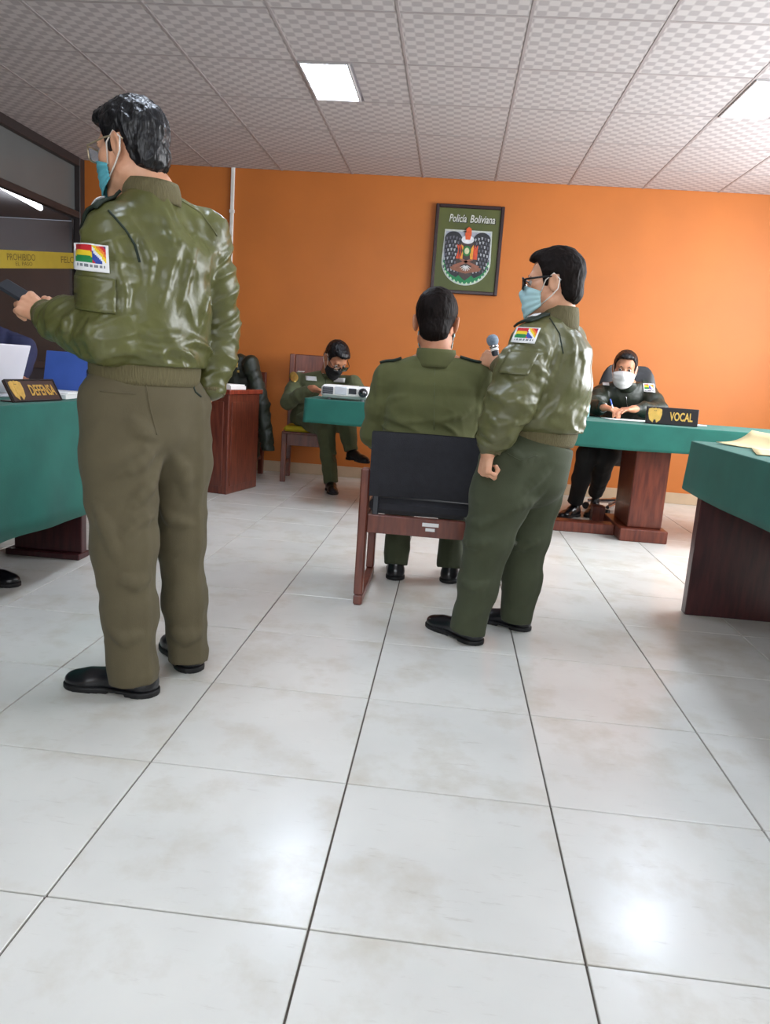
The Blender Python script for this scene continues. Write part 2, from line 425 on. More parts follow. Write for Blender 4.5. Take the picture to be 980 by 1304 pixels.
def nets(f, lo, hi, h):
    """surface nets over a block-sparse grid"""
    lo = np.asarray(lo, float); B = 6
    nb = np.ceil((np.asarray(hi, float) - lo) / (h * B)).astype(int) + 1
    ii = np.stack(np.meshgrid(*[np.arange(k) for k in nb], indexing='ij'), -1).reshape(-1, 3)
    cen = lo + (ii * B + (B - 1) / 2) * h
    dc = f(cen.astype(np.float32)).astype(np.float32)
    act = np.abs(dc) < B * h * 0.87 * 1.25 + 0.014
    full = np.repeat(np.repeat(np.repeat(dc.reshape(nb), B, 0), B, 1), B, 2)
    off = np.stack(np.meshgrid(*[np.arange(B)] * 3, indexing='ij'), -1).reshape(-1, 3)
    ia = ii[act]
    idx = (ia[:, None, :] * B + off[None]).reshape(-1, 3)
    val = np.empty(len(idx), np.float32); CH = 200000
    for s in range(0, len(idx), CH): val[s:s + CH] = f((lo + idx[s:s + CH] * h).astype(np.float32))
    full[idx[:, 0], idx[:, 1], idx[:, 2]] = val
    ins = full < 0
    ins[0] = ins[-1] = False; ins[:, 0] = ins[:, -1] = False; ins[:, :, 0] = ins[:, :, -1] = False
    full = np.where(ins, np.minimum(full, -1e-6), np.maximum(full, 1e-6))
    c8 = [(a, b, c) for a in (0, 1) for b in (0, 1) for c in (0, 1)]
    n = np.array(full.shape) - 1
    cnt = np.zeros(n, np.uint8)
    for a, b, c in c8: cnt += ins[a:a + n[0], b:b + n[1], c:c + n[2]]
    cell = np.argwhere((cnt > 0) & (cnt < 8)); vid = -np.ones(n, np.int32); vid[cell[:, 0], cell[:, 1], cell[:, 2]] = np.arange(len(cell))
    cv = np.stack([full[cell[:, 0] + a, cell[:, 1] + b, cell[:, 2] + c] for a, b, c in c8], 1)
    acc = np.zeros((len(cell), 3)); num = np.zeros(len(cell))
    for p in range(8):
        for q in range(p + 1, 8):
            dv = np.array(c8[q]) - np.array(c8[p])
            if abs(dv).sum() != 1: continue
            a, b = cv[:, p], cv[:, q]; x = (a < 0) != (b < 0); t = np.where(x, a / np.where(x, a - b, 1), 0)
            acc += np.where(x[:, None], np.array(c8[p]) + t[:, None] * dv, 0); num += x
    V = lo + (cell + acc / num[:, None]) * h
    Q = []
    for ax in range(3):
        o = [k for k in range(3) if k != ax]
        sl0 = [slice(None)] * 3; sl1 = [slice(None)] * 3; sl0[ax] = slice(0, -1); sl1[ax] = slice(1, None)
        e = np.argwhere(ins[tuple(sl0)] != ins[tuple(sl1)])
        def vv(da, db):
            c = e.copy(); c[:, o[0]] -= da; c[:, o[1]] -= db; return vid[c[:, 0], c[:, 1], c[:, 2]]
        q = np.stack([vv(1, 1), vv(0, 1), vv(0, 0), vv(1, 0)], 1)
        fl = ins[e[:, 0], e[:, 1], e[:, 2]]
        if ax == 1: fl = ~fl
        q[~fl] = q[~fl][:, ::-1]; Q.append(q)
    return V, np.concatenate(Q)
def bounds(pts, pad):
    p = np.array(pts); return p.min(0) - pad, p.max(0) + pad
def march(f, P, D, n=40, off=0.002, maxd=0.3):
    """move points P along directions D until they lie at distance off from the surface of f"""
    t = np.zeros(len(P))
    for _ in range(n): t = np.minimum(t + (f(P + D * t[:, None]) - off) * 0.7, maxd)
    return P + D * t[:, None]

# ================================================================== THE ROOM
X0, X1, Y0, Y1, H = -2.3, 4.5, -3.0, 6.27, 2.685
floor = struct('floor', bxg((X0 - .1, Y0 - .1, -0.12), (X1 + .1, Y1 + .1, -0.006), 0.001), M_grout, 'dark grout bed between the floor tiles', origin=(0, 0, 0))
TS = 0.5; gapt = 0.0045
tile_me = mesh_from('tile', *(lambda g: (np.concatenate(g.V), g.F))(G().box((-TS / 2 + gapt / 2, -TS / 2 + gapt / 2, -0.010), (TS / 2 - gapt / 2, TS / 2 - gapt / 2, 0.0), 0.0012)), M_floor)
for i in range(-5, 9):
    for j in range(-6, 13):
        o = bpy.data.objects.new('tile', tile_me); COL.objects.link(o); o.parent = floor; o.location = ((i + .5) * TS, (j + .5) * TS, 0)
        o.rotation_euler.z = random.choice((0, math.pi))
# ceiling: slab, panels, grid bars
ceiling = struct('ceiling', bxg((X0 - .1, Y0 - .1, H + 0.02), (X1 + .1, Y1 + .1, H + 0.12), 0.001), M_bar, 'ceiling slab above the patterned panels', origin=(0, 0, H))
CX, CY, OX, OY = 0.6256, 0.6145, 0.775, 3.227
FIX = [(i, j) for i in (-1, 3) for j in (-7, -3, 1)]
pan_cache = {}
def panel(xa, xb, ya, yb):
    xa, xb, ya, yb = max(xa, X0), min(xb, X1), max(ya, Y0), min(yb, Y1)
    if xb - xa < 0.03 or yb - ya < 0.03: return
    k = (round(xb - xa, 3), round(yb - ya, 3)); b = 0.007
    if k not in pan_cache:
        g = G().box((-k[0] / 2 + b, -k[1] / 2 + b, -0.004), (k[0] / 2 - b, k[1] / 2 - b, 0.022), 0.004)
        pan_cache[k] = mesh_from('ceiling_panel', np.concatenate(g.V), g.F, M_ceil)
    o = bpy.data.objects.new('ceiling_panel', pan_cache[k]); COL.objects.link(o); o.parent = ceiling
    o.location = ((xa + xb) / 2, (ya + yb) / 2, 0)
for i in range(-6, 7):
    for j in range(-11, 6):
        xa, ya = OX + i * CX, OY + j * CY
        if (i, j) in FIX: panel(xa + 0.312, xa + CX, ya, ya + CY)
        else: panel(xa, xa + CX, ya, ya + CY)
for i in range(-4, 7):
    x = OX + i * CX
    if X0 < x < X1: ob('grid_bar', bxg((x - 0.009, Y0, H - 0.006), (x + 0.009, Y1, H + 0.02), 0.002), M_bar, ceiling)
for j in range(-10, 5):
    y = OY + j * CY
    ob('grid_bar', bxg((X0, y - 0.009, H - 0.0055), (X1, y + 0.009, H + 0.02), 0.002), M_bar, ceiling)
# walls
struct('wall_back', bxg((X0 - .1, Y1, 0), (X1 + .1, Y1 + .12, H + .02), 0.002), M_orange, 'orange painted back wall')
bb = struct('baseboard_back', bxg((X0, Y1 - 0.014, 0), (X1, Y1, 0.10), 0.003), M_base, 'beige tile skirting along the orange wall')
struct('wall_front', G().box((X0 - .1, Y0 - .12, 0), (X1 + .1, Y0, 1.0), .002).box((X0 - .1, Y0 - .12, 2.5), (X1 + .1, Y0, H), .002)
       .box((X0 - .1, Y0 - .12, 1.0), (-0.45, Y0, 2.5), .002).box((2.85, Y0 - .12, 1.0), (X1 + .1, Y0, 2.5), .002), M_cream, 'cream wall with a window behind the viewer')
struct('wall_right', G().box((X1, Y0, 0), (X1 + .12, Y1, 0.95), .002).box((X1, Y0, 2.5), (X1 + .12, Y1, H), .002)
       .box((X1, Y0, 0.95), (X1 + .12, 2.0, 2.5), .002).box((X1, 5.4, 0.95), (X1 + .12, Y1, 2.5), .002), M_cream, 'cream wall with a wide window')
M_glass = mat('clear_glass', (235, 240, 240), 0.02, var=0.0, trans=1.0)
def window(name, lo, hi, axis, n):
    g = G(); t = 0.05
    w = struct(name, g.box((lo[0], lo[1], lo[2]), (hi[0], hi[1], lo[2] + t), .004).box((lo[0], lo[1], hi[2] - t), (hi[0], hi[1], hi[2]), .004), M_white, 'white window frame letting in daylight')
    for k in range(n + 1):
        s0 = lo[axis] + (hi[axis] - lo[axis] - t) * k / n
        a, b = list(lo), list(hi); a[axis] = s0; b[axis] = s0 + t; a[2] += t; b[2] -= t
        ob('mullion', bxg(a, b), M_white, w)
        if k < n:
            s1 = lo[axis] + (hi[axis] - lo[axis] - t) * (k + 1) / n
            a, b = list(lo), list(hi); a[axis] = s0 + t; b[axis] = s1; o_ = 1 - axis; mid = (lo[o_] + hi[o_]) / 2
            a[o_] = mid - .003; b[o_] = mid + .003; a[2] += t; b[2] -= t
            ob('pane', bxg(a, b, .001), M_glass, w)
window('window_1', (X1 + .03, 2.0, 0.95), (X1 + .08, 5.4, 2.5), 1, 3)
window('window_2', (-0.45, Y0 - .08, 1.0), (2.85, Y0 - .03, 2.5), 0, 3)
# left wall: dark framed glass partition
def mat_tint(name, c, rough):
    m = mat(name, c, rough, var=0.0, trans=1.0, spec=0.5); m.node_tree.nodes['Principled BSDF'].inputs['IOR'].default_value = 1.2; return m
M_dark_glass = mat_tint('smoked_glass', (214, 214, 216), 0.0)
M_grey_glass = mat('frosted_grey_glass', (104, 108, 108), 0.22, var=0.05, vscale=2, spec=0.5)
M_corr = mat('grey_corridor_paint', (128, 126, 126), 0.7, var=0.06, vscale=1.5); M_corr_d = mat('brown_corridor_paint', (84, 72, 66), 0.7, var=0.06, vscale=1.5)
wl = struct('wall_left', bxg((X0 - .06, Y0, 0), (X0 - .052, Y1, .06), .002), M_frame_dark, 'dark framed glass partition along the left side')
struct('wall_corridor', G().box((-5.9, Y0, 1.55), (-5.8, 9.6, H), .002), M_corr, 'grey wall of the dim corridor beyond the glass')
struct('trim_corridor', G().box((-5.9, Y0, 0), (-5.8, 9.6, 1.55), .002), M_corr_d, 'brown lower wall of the dim corridor beyond the glass')
struct('wall_corridor_end', G().box((-5.8, 9.5, 2.15), (X0 - .1, 9.6, H), .002).box((X0 - .18, Y1 + .12, 1.55), (X0 - .1, 9.5, H), .002).box((-5.8, Y0 - .1, 1.55), (X0 - .1, Y0, H), .002), M_corr, 'grey end wall of the corridor')
struct('trim_corridor_end', G().box((-5.8, 9.5, 0), (X0 - .1, 9.6, 2.15), .002).box((X0 - .18, Y1 + .12, 0), (X0 - .1, 9.5, 1.55), .002).box((-5.8, Y0 - .1, 0), (X0 - .1, Y0, 1.55), .002), M_corr_d, 'brown lower end wall of the corridor')
struct('floor_corridor', bxg((-5.9, Y0 - .1, -.12), (X0 - .1, 9.6, -.002), .001), M_corr_d, 'dark corridor floor beyond the glass')
struct('ceiling_corridor', bxg((-5.9, Y0 - .1, H + .02), (X0 - .1, 9.6, H + .1), .001), M_corr, 'grey corridor ceiling beyond the glass')
q0, q1 = gp(-30, 219, 2.62), gp(51, 265, 2.62)
tl = thing('tube_light', 'lit fluorescent tube seen through the glass partition', 'ceiling light', (q0 + q1) / 2)
ob('tube', G().tube([q0, q1], .028, 12), mat('corridor_tube', (255, 255, 255), .5, var=0, emit=((240, 246, 255), 120.0)), tl, smooth=True)
dq = unit(q1 - q0); wq = np.cross(dq, A(0, 0, 1))
ob('batten', G().box((-np.linalg.norm(q1 - q0) / 2, -.05, .03), (np.linalg.norm(q1 - q0) / 2, .05, .085), .004, TR((q0 + q1) / 2, dq, np.cross(A(0, 0, 1), dq), (0, 0, 1))), M_white, tl)
posts = [6.23, 4.55, 2.9, 1.25, -0.4, -2.05]
for y in posts: ob('frame_post', bxg((X0 - .06, y - .045, 0), (X0 + .012, y + .045, H), .004), M_frame_dark, wl)
for z, hh in ((H - .035, .04), (2.195, .028), (0.86, .03), (0.03, .03)):
    ob('frame_rail', bxg((X0 - .06, Y0, z - hh), (X0 + .008, Y1, z + hh), .004), M_frame_dark, wl)
for a, b in zip(posts[:-1], posts[1:]):
    ob('pane', bxg((X0 - .05, b + .045, 2.223), (X0 - .04, a - .045, H - .075), .001), M_grey_glass, wl)
    ob('pane', bxg((X0 - .05, b + .045, .89), (X0 - .04, a - .045, 2.167), .001), M_dark_glass, wl)
    ob('panel', bxg((X0 - .05, b + .045, .06), (X0 - .03, a - .045, .83), .002), M_darkgrey, wl)
# yellow warning tape stuck across the partition
M_tape = mat('yellow_tape', (180, 160, 58), 0.5, var=0.06); M_tape_t = mat('brown_print', (96, 82, 40), 0.6)
def tz(y): return 1.57 + (y - 4.95) * 0.131
tp = ob('warning_tape', G().add([(X0 + .014, y, tz(y) + dz) for y in (2.95, 6.2) for dz in (0, .135)] + [(X0 + .0125, y, tz(y) + dz) for y in (2.95, 6.2) for dz in (0, .135)],
        [(0, 2, 3, 1), (4, 5, 7, 6), (0, 1, 5, 4), (2, 6, 7, 3), (0, 4, 6, 2), (1, 3, 7, 5)]), M_tape)
tag(tp, 'long yellow warning tape stuck across the dark glass partition', 'tape')
sl = unit(A(0, 1, .131)); up = unit(A(0, -.131, 1))
for body, yc, hgt, w, dz in (('PROHIBIDO', 5.22, .05, .40, .085), ('EL', 5.165, .03, .06, .035), ('PASO', 5.30, .03, .15, .035), ('FELCC', 5.98, .055, .30, .075), ('PROHIBIDO', 3.9, .05, .40, .085), ('EL', 3.845, .03, .06, .035), ('PASO', 3.98, .03, .15, .035)):
    ob('tape_print', text_geo(body, hgt, TR((X0 + .0145, yc, tz(yc) + dz), sl, up, np.cross(sl, up)), width=w), M_tape_t, tp)
# white conduit on the back wall
cdt = ob('conduit', bxg((-.93, Y1 - .022, .1), (-.898, Y1, H), .004), M_white)
tag(cdt, 'white plastic cable duct running up the orange wall', 'cable duct')
for z in (.6, 1.5, 2.3): ob('clip', bxg((-.936, Y1 - .025, z), (-.892, Y1, z + .03), .003), M_white, cdt)

# ceiling light fittings
M_lamp = mat('lamp_diffuser', (255, 255, 255), 0.6, var=0.0, emit=((226, 238, 255), LAMP))
M_louv = mat('louvre_aluminium', (200, 205, 212), 0.25, metal=1.0, var=0.03)
M_lframe = mat('light_frame', (188, 184, 186), 0.5, var=0.03)
fit_lab = {(-1, 1): 'recessed louvred ceiling light over the left end of the long green table', (3, 1): 'recessed louvred ceiling light above the right end of the name-plate table',
           (-1, -3): 'recessed louvred ceiling light above the officer with the handset', (3, -3): 'recessed louvred ceiling light above the desk with cream papers',
           (-1, -7): 'recessed louvred ceiling light in line with the handset officer, by the front window', (3, -7): 'recessed louvred ceiling light in line with the cream papers, by the front window'}
for (i, j) in FIX:
    xa, ya = OX + i * CX + .010, OY + j * CY + .010; w, l = .292, .594
    t = thing('ceiling_light', fit_lab.get((i, j), 'recessed louvred ceiling light behind the standing officers'), 'ceiling light', (xa + w / 2, ya + l / 2, H - .012), 'ceiling lights')
    g = G()
    for lo, hi in (((xa, ya), (xa + .014, ya + l)), ((xa + w - .014, ya), (xa + w, ya + l)), ((xa + .014, ya), (xa + w - .014, ya + .014)), ((xa + .014, ya + l - .014), (xa + w - .014, ya + l))):
        g.box((*lo, H - .012), (*hi, H + .018), .002)
    ob('frame', g, M_lframe, t)
    ob('diffuser', bxg((xa + .014, ya + .014, H + .006), (xa + w - .014, ya + l - .014, H + .016), .001), M_lamp, t)
    for k in range(1, 9):
        y = ya + .014 + (l - .028) * k / 9
        ob('louvre_blade', bxg((xa + .014, y - .0015, H - .010), (xa + w - .014, y + .0015, H + .004), .0005), M_louv, t)
    ob('louvre_blade', bxg((xa + w / 2 - .002, ya + .014, H - .010), (xa + w / 2 + .002, ya + l - .014, H + .004), .0005), M_louv, t)

# framed emblem on the back wall
px0, px1, pz0, pz1 = .908, 1.502, 1.722, 2.469; pc = A((px0 + px1) / 2, Y1, (pz0 + pz1) / 2); PW, PH = px1 - px0, pz1 - pz0
poster = thing('framed_emblem', 'framed green police emblem with a dark spread-winged bird on the orange wall', 'picture', (pc[0], Y1, pz0))
PT = TR((pc[0], Y1 - .030, pc[2]), (1, 0, 0), (0, 0, 1), (0, -1, 0))     # local x right, y up, z towards the room
g = G(); fw = .030
g.box((-PW / 2, -PH / 2, -.030), (-PW / 2 + fw, PH / 2, .012), .005, PT).box((PW / 2 - fw, -PH / 2, -.030), (PW / 2, PH / 2, .012), .005, PT)
g.box((-PW / 2 + fw, PH / 2 - fw, -.030), (PW / 2 - fw, PH / 2, .012), .005, PT).box((-PW / 2 + fw, -PH / 2, -.030), (PW / 2 - fw, -PH / 2 + fw, .012), .005, PT)
ob('frame', g, mat_wood('poster_frame_wood', (52, 26, 30), (36, 18, 22)), poster)
ob('backing', G().box((-PW / 2 + fw, -PH / 2 + fw, -.028), (PW / 2 - fw, PH / 2 - fw, 0), .001, PT), mat('poster_olive', (92, 98, 48), .5, rgb2=(72, 80, 42), vscale=3), poster)
def ppoly(name, poly, z, rgb, mirror=False, mname=None):
    m = mat(mname or 'emblem_%d_%d_%d' % rgb, rgb, .5, var=.12, vscale=40); g = G().prism(poly, z - .0015, z, PT)
    if mirror: g.prism([(-x, y) for x, y in poly], z - .0015, z, PT)
    return ob(name, g, m, poster)
def arcp(cx, cy, rx, ry, a0, a1, n=14): return [(cx + rx * math.cos(math.radians(a0 + (a1 - a0) * k / n)), cy + ry * math.sin(math.radians(a0 + (a1 - a0) * k / n))) for k in range(n + 1)]
shield = [(-.205, .165), (.205, .165)] + arcp(0, -.1, .215, .2, 0, -180, 20)
ppoly('shield', shield, .003, (196, 202, 196))
ppoly('shield_field', [(x * .95, y * .95 - .006) for x, y in shield], .0045, (166, 172, 186))
ppoly('shield_base', [(-.2, -.08), (.2, -.08)] + arcp(0, -.1, .2, .185, 0, -180, 20), .006, (34, 128, 78))
wing = [(.02, .02), (.05, .10)] + arcp(.125, .085, .075, .065, 150, 10, 10) + [(.198, .0), (.19, -.09), (.17, -.17), (.13, -.21), (.08, -.235), (.03, -.19), (.0, -.12)]
ppoly('wing', wing, .0075, (44, 46, 52), mirror=True)
rg = random.Random(5); gl = G(); gd = G()
for sx in (-1, 1):
    for r_ in range(9):
        for c_ in range(5):
            x = .06 + c_ * .028 + (r_ % 2) * .012; y = .115 - r_ * .034 - abs(x - .12) * .25
            if x > .185 or (y < -.16 and x > .15): continue
            q = [(sx * x, y), (sx * (x + .017), y - .004), (sx * (x + .012), y - .026), (sx * (x + .003), y - .022)]
            (gl if rg.random() < .45 else gd).prism(q, .0075, .0092, PT)
ob('wing_feathers_light', gl, mat('feather_light', (168, 172, 178), .5), poster)['kind'] = 'stuff'; ob('wing_feathers_dark', gd, mat('feather_grey', (98, 98, 108), .5), poster)['kind'] = 'stuff'
ppoly('body_feathers', [(-.06, .06), (.06, .06), (.09, -.1), (.05, -.22), (0, -.26), (-.05, -.22), (-.09, -.1)], .0095, (72, 62, 60))
ppoly('neck_ruff', arcp(0, .085, .055, .035, 0, 360, 16), .0105, (226, 230, 236))
ppoly('condor_head', [(-.02, .085), (-.026, .13), (-.018, .175), (.004, .192), (.026, .175), (.03, .13), (.02, .085)], .012, (216, 92, 48))
ppoly('condor_beak', [(-.018, .16), (-.05, .15), (-.018, .143)], .0125, (40, 34, 34))
for sx in (-1, 1):
    for k, (rgb, dx) in enumerate((((196, 70, 48), .0), ((230, 160, 60), .018), ((210, 84, 50), -.02))):
        cx = sx * (.062 - dx)
        ppoly('banner', [(cx - .011, -.075), (cx - .013 * sx - .006, -.01), (cx + sx * .01, .045), (cx + .012, .03), (cx + .011, -.08)], .0125 + .0004 * k, rgb)
ppoly('arms_oval', arcp(0, -.01, .036, .043, 0, 360, 20), .0145, (48, 120, 60))
ppoly('arms_centre', arcp(0, -.01, .021, .027, 0, 360, 16), .016, (206, 206, 168))
ppoly('crossed_rifles', [(-.12, -.135), (-.1, -.155), (.06, -.085), (.05, -.07)], .0125, (150, 96, 78), mirror=True)
ppoly('ribbon', [(-.14, -.15), (-.06, -.13), (-.02, -.16), (.02, -.16), (.06, -.13), (.14, -.15), (.12, -.175), (0, -.2), (-.12, -.175)], .0118, (138, 92, 72))
g = G()
for k in range(7):
    a = math.radians(-150 + k * 20); g.prism([(.012 * math.cos(a) - .006, -.125 + .012 * math.sin(a)), (.012 * math.cos(a) + .006, -.125 + .012 * math.sin(a)), (.055 * math.cos(a) + .003, -.125 + .055 * math.sin(a)), (.055 * math.cos(a) - .003, -.125 + .055 * math.sin(a))], .0125, .014, PT)
ob('laurel', g, mat('emblem_white', (220, 224, 224), .5), poster)
g = G()
for k in range(16):
    a = math.radians(-8 - k * 10.9); cx, cy = .2 * math.cos(a), -.1 + .185 * math.sin(a)
    g.prism([(cx - .01, cy), (cx, cy + .014), (cx + .01, cy), (cx, cy - .014)], .0065, .0085, PT)
ob('laurel_border', g, mat('emblem_pale_green', (196, 220, 190), .5), poster)
M_ptxt = mat('poster_lettering', (212, 214, 206), .5, var=.03); M_ptsh = mat('poster_lettering_edge', (22, 22, 26), .5)
for body, xc, w in (('Policía', -.10, .15), ('Boliviana', .115, .215)):
    ob('lettering_edge', text_geo(body, .072, TR(PT[:3, 3] + A(xc + .003, -.0012, .258), (1, 0, 0), (0, 0, 1), (0, -1, 0)), width=w + .010, shear=.2, bold=.03), M_ptsh, poster)
    ob('lettering', text_geo(body, .064, TR(PT[:3, 3] + A(xc, -.0024, .26), (1, 0, 0), (0, 0, 1), (0, -1, 0)), width=w, shear=.2, bold=.012), M_ptxt, poster)

# ================================================================== TABLES
TZ = 0.775
def drape(label, x0, x1, y0, y1, zt, drops, wave=.014, seed=1, r=.03, group=None):
    """table cloth: flat top and hanging sides; drops = (front y0, right x1, back y1, left x0)"""
    pts = []; step = .05
    cs = [(x1 - r, y0 + r, -90), (x1 - r, y1 - r, 0), (x0 + r, y1 - r, 90), (x0 + r, y0 + r, 180)]
    for k in range(4):
        cx, cy, a0 = cs[k]; dn = drops[k]; dn2 = drops[(k + 1) % 4]
        for q in range(7):
            a = math.radians(a0 + 90 * q / 6); w = q / 6
            pts.append((cx + r * math.cos(a), cy + r * math.sin(a), math.cos(a), math.sin(a), dn + (dn2 - dn) * w, 1 - abs(2 * w - 1)))
        nx, ny, na = cs[(k + 1) % 4]; a = math.radians(a0 + 90)
        sx, sy = pts[-1][:2]; ex, ey = nx + r * math.cos(a), ny + r * math.sin(a)
        L = math.hypot(ex - sx, ey - sy); n = int(L / step)
        for q in range(1, n): pts.append((sx + (ex - sx) * q / n, sy + (ey - sy) * q / n, math.cos(a), math.sin(a), dn2, 0))
    rows = 9; V = []; N = len(pts); rr = random.Random(seed); ph = [rr.uniform(0, 6) for _ in range(4)]
    s = 0; S = []
    for i in range(N):
        S.append(s); s += math.hypot(pts[(i + 1) % N][0] - pts[i][0], pts[(i + 1) % N][1] - pts[i][1])
    for t in [0, .012] + [k / (rows - 1) for k in range(1, rows)]:
        for i, (x, y, nx, ny, d, cn) in enumerate(pts):
            q = S[i]; wv = (math.sin(q * 9 + ph[0]) * .6 + math.sin(q * 17 + ph[1]) * .35 + math.sin(q * 4.1 + ph[2]) * .5)
            o = .003 + (.004 + wave * (wv + 1.0)) * t * min(1, d / .2) + cn * .012 * t * min(1, d / .2)
            V.append((x + nx * o, y + ny * o, zt - t * d * (1 + .015 * math.sin(q * 6 + ph[3]))))
    R = rows + 1; F = []
    for k in range(R - 1):
        for i in range(N): F.append((k * N + i, (k + 1) * N + i, (k + 1) * N + (i + 1) % N, k * N + (i + 1) % N))
    F.append(tuple(range(N)))
    o = ob('tablecloth', (np.array(V), F), M_green, origin=((x0 + x1) / 2, (y0 + y1) / 2, zt))
    for p in o.data.polygons: p.use_smooth = len(p.vertices) == 4
    sd = o.modifiers.new('cloth', 'SOLIDIFY'); sd.thickness = .003; sd.offset = 1
    return tag(o, label, 'tablecloth', group)
def table(name, label, x0, x1, y0, y1):
    t = thing(name, label, 'table', ((x0 + x1) / 2, (y0 + y1) / 2, 0))
    ob('tabletop', bxg((x0, y0, TZ - .04), (x1, y1, TZ)), M_wood_d, t)
    return t
# desk on the left, running towards the viewer
t = table('long_desk', 'dark wooden desk under a long green cloth beside the standing officer with the phone', -1.25, -.515, .9, 2.92)
for y in (1.15, 2.74):
    ob('pedestal', bxg((-.90, y, .03), (-.555, y + .05, TZ - .04)), M_wood_d, t)
    ob('foot', bxg((-.93, y - .03, 0), (-.555, y + .08, .03)), M_wood_d, t)
drape('long green felt cloth hanging low over the desk with the laptop', -1.265, -.50, .885, 2.935, TZ + .004, (.45, .52, .50, .2), seed=3)
# desk on the right
t = table('long_desk', 'dark wooden desk with a full panel end under a green cloth, cream papers on top', 2.35, 3.12, .6, 3.0)
ob('end_panel', bxg((2.33, 2.74, 0), (3.05, 2.80, TZ - .04)), M_wood_d, t)
ob('end_panel', bxg((2.42, .75, 0), (3.05, .81, TZ - .04)), M_wood_d, t)
ob('stretcher', bxg((3.0, .81, .2), (3.05, 2.74, .5)), M_wood_d, t)
drape('green felt cloth with a short overhang on the desk holding cream papers', 2.335, 3.14, .58, 3.02, TZ + .004, (.24, .24, .22, .235), wave=.003, seed=8)
# projector table and the name-plate table along the back
t = table('side_table', 'table under a green cloth carrying the white projector', .165, 1.72, 4.61, 5.25)
for x in (.75, 1.45): ob('pedestal', bxg((x, 4.8, 0), (x + .06, 5.1, TZ - .04)), M_wood, t)
ob('stretcher', bxg((.81, 4.92, .1), (1.45, 4.98, .22)), M_wood, t)
drape('green felt cloth on the table under the white projector', .15, 1.735, 4.595, 5.265, TZ + .004, (.17, .16, .1, .17), wave=.008, seed=5)
t = table('pedestal_table', 'red-brown pedestal table behind the VOCAL name plate', 1.82, 3.75, 4.30, 5.02)
ob('plinth', bxg((2.37, 4.34, 0), (2.685, 4.92, .085), .006), M_wood, t)
ob('pedestal', bxg((2.43, 4.41, .085), (2.655, 4.84, TZ - .04), .006), M_wood, t)
ob('foot_rail', bxg((1.60, 4.50, 0), (2.37, 4.62, .075), .006), M_wood, t)
ob('plinth', bxg((2.28, 4.85, 0), (2.37, 4.95, .14), .006), M_wood, t)
ob('pedestal', bxg((3.35, 4.5, 0), (3.6, 4.9, TZ - .04), .006), M_wood, t)
drape('green felt cloth on the table behind the VOCAL name plate', 1.805, 3.765, 4.285, 5.035, TZ + .004, (.165, .16, .1, .16), wave=.008, seed=11)
CZ = TZ + .008
# free-standing wooden cabinet in front of the draped jacket
cab_T = RZ((-.462, 4.823, 0), math.radians(-12))
t = thing('wooden_cabinet', 'narrow glossy red-brown cabinet with white papers on top beside the orange wall', 'cabinet', (-.7, 5.05, 0))
ob('body', G().box((-.62, 0, 0), (0, .50, .755), .005, cab_T), M_wood, t)
ob('cabinet_top', G().box((-.64, -.02, .755), (.02, .52, .79), .005, cab_T), mat_wood('glossy_red_wood', (146, 62, 44), (112, 44, 32), .25), t)
ob('side_panel', G().box((0, .04, .06), (.006, .46, .70), .003, cab_T), M_wood, t)
ob('door', G().box((-.58, -.008, .06), (-.04, 0, .70), .003, cab_T), M_wood, t)
pp = ob('paper_stack', G().box((-.30, .08, .79), (-.03, .32, .815), .001, cab_T).box((-.28, .1, .815), (-.05, .34, .825), .001, cab_T), M_paper)
tag(pp, 'stack of white papers on the red-brown cabinet', 'papers')

# ================================================================== THINGS ON THE TABLES
def ring_pts(c, u, v, ru, rv, n=24): return [c + u * ru * math.cos(2 * math.pi * k / n) + v * rv * math.sin(2 * math.pi * k / n) for k in range(n + 1)]
# VOCAL plate
def emblem(parent, T, s, mt):                        # shield with a small bird, as on the plates
    g = G()
    for sx in (-1, 1):
        g.prism([(sx * .05 * s, .46 * s), (sx * .22 * s, .5 * s), (sx * .44 * s, .42 * s), (sx * .46 * s, .1 * s), (sx * .36 * s, -.3 * s), (sx * .12 * s, -.5 * s), (sx * .05 * s, -.25 * s), (sx * .16 * s, .0)], 0, .0015, T)
    g.prism([(-.13 * s, .3 * s), (.13 * s, .3 * s), (.15 * s, -.1 * s), (0, -.32 * s), (-.15 * s, -.1 * s)], 0, .0025, T)
    g.prism(arcp(0, .42 * s, .1 * s, .1 * s, 0, 360, 10), 0, .002, T)
    return ob('emblem', g, mt, parent)
def name_plate(label, c, xdir, tilt, w, h, body, mplate, bw):
    x = unit(xdir); nrm = unit(np.cross(x, A(0, 0, 1))); up_ = unit(A(0, 0, 1) * math.cos(tilt) - nrm * math.sin(tilt)); z = np.cross(x, up_)
    T = TR(c, x, up_, z)
    t = thing('name_plate', label, 'name plate', c)
    ob('plate', G().box((-w / 2, 0, -.012), (w / 2, h, 0), .003, T), mplate, t)
    ob('foot', G().box((-w / 2, -.065, 0), (w / 2, -.006, .005), .002, TR(c - x * 0 + np.cross(A(0, 0, 1), x) * .07, x, np.cross(A(0, 0, 1), x), (0, 0, 1))), mplate, t)
    emblem(t, TR(c + x * (-w / 2 + .17 * w) + up_ * h / 2 + z * .0005, x, up_, z), h * .85, M_gold)
    ob('lettering', text_geo(body, h * .5, TR(c + x * (w * .17) + up_ * h * .5 + z * .0015, x, up_, z), width=bw, bold=.025), M_gold, t)
    if mplate is M_plate_b:
        g = G()
        for lo, hi in (((-w / 2, -.0), (w / 2, .006)), ((-w / 2, h - .006), (w / 2, h)), ((-w / 2, .006), (-w / 2 + .006, h - .006)), ((w / 2 - .006, .006), (w / 2, h - .006))): g.box((*lo, 0), (*hi, .004), .001, T)
        ob('plate_rim', g, M_plate, t)
    return t
pv = gp(833, 536.5, CZ)
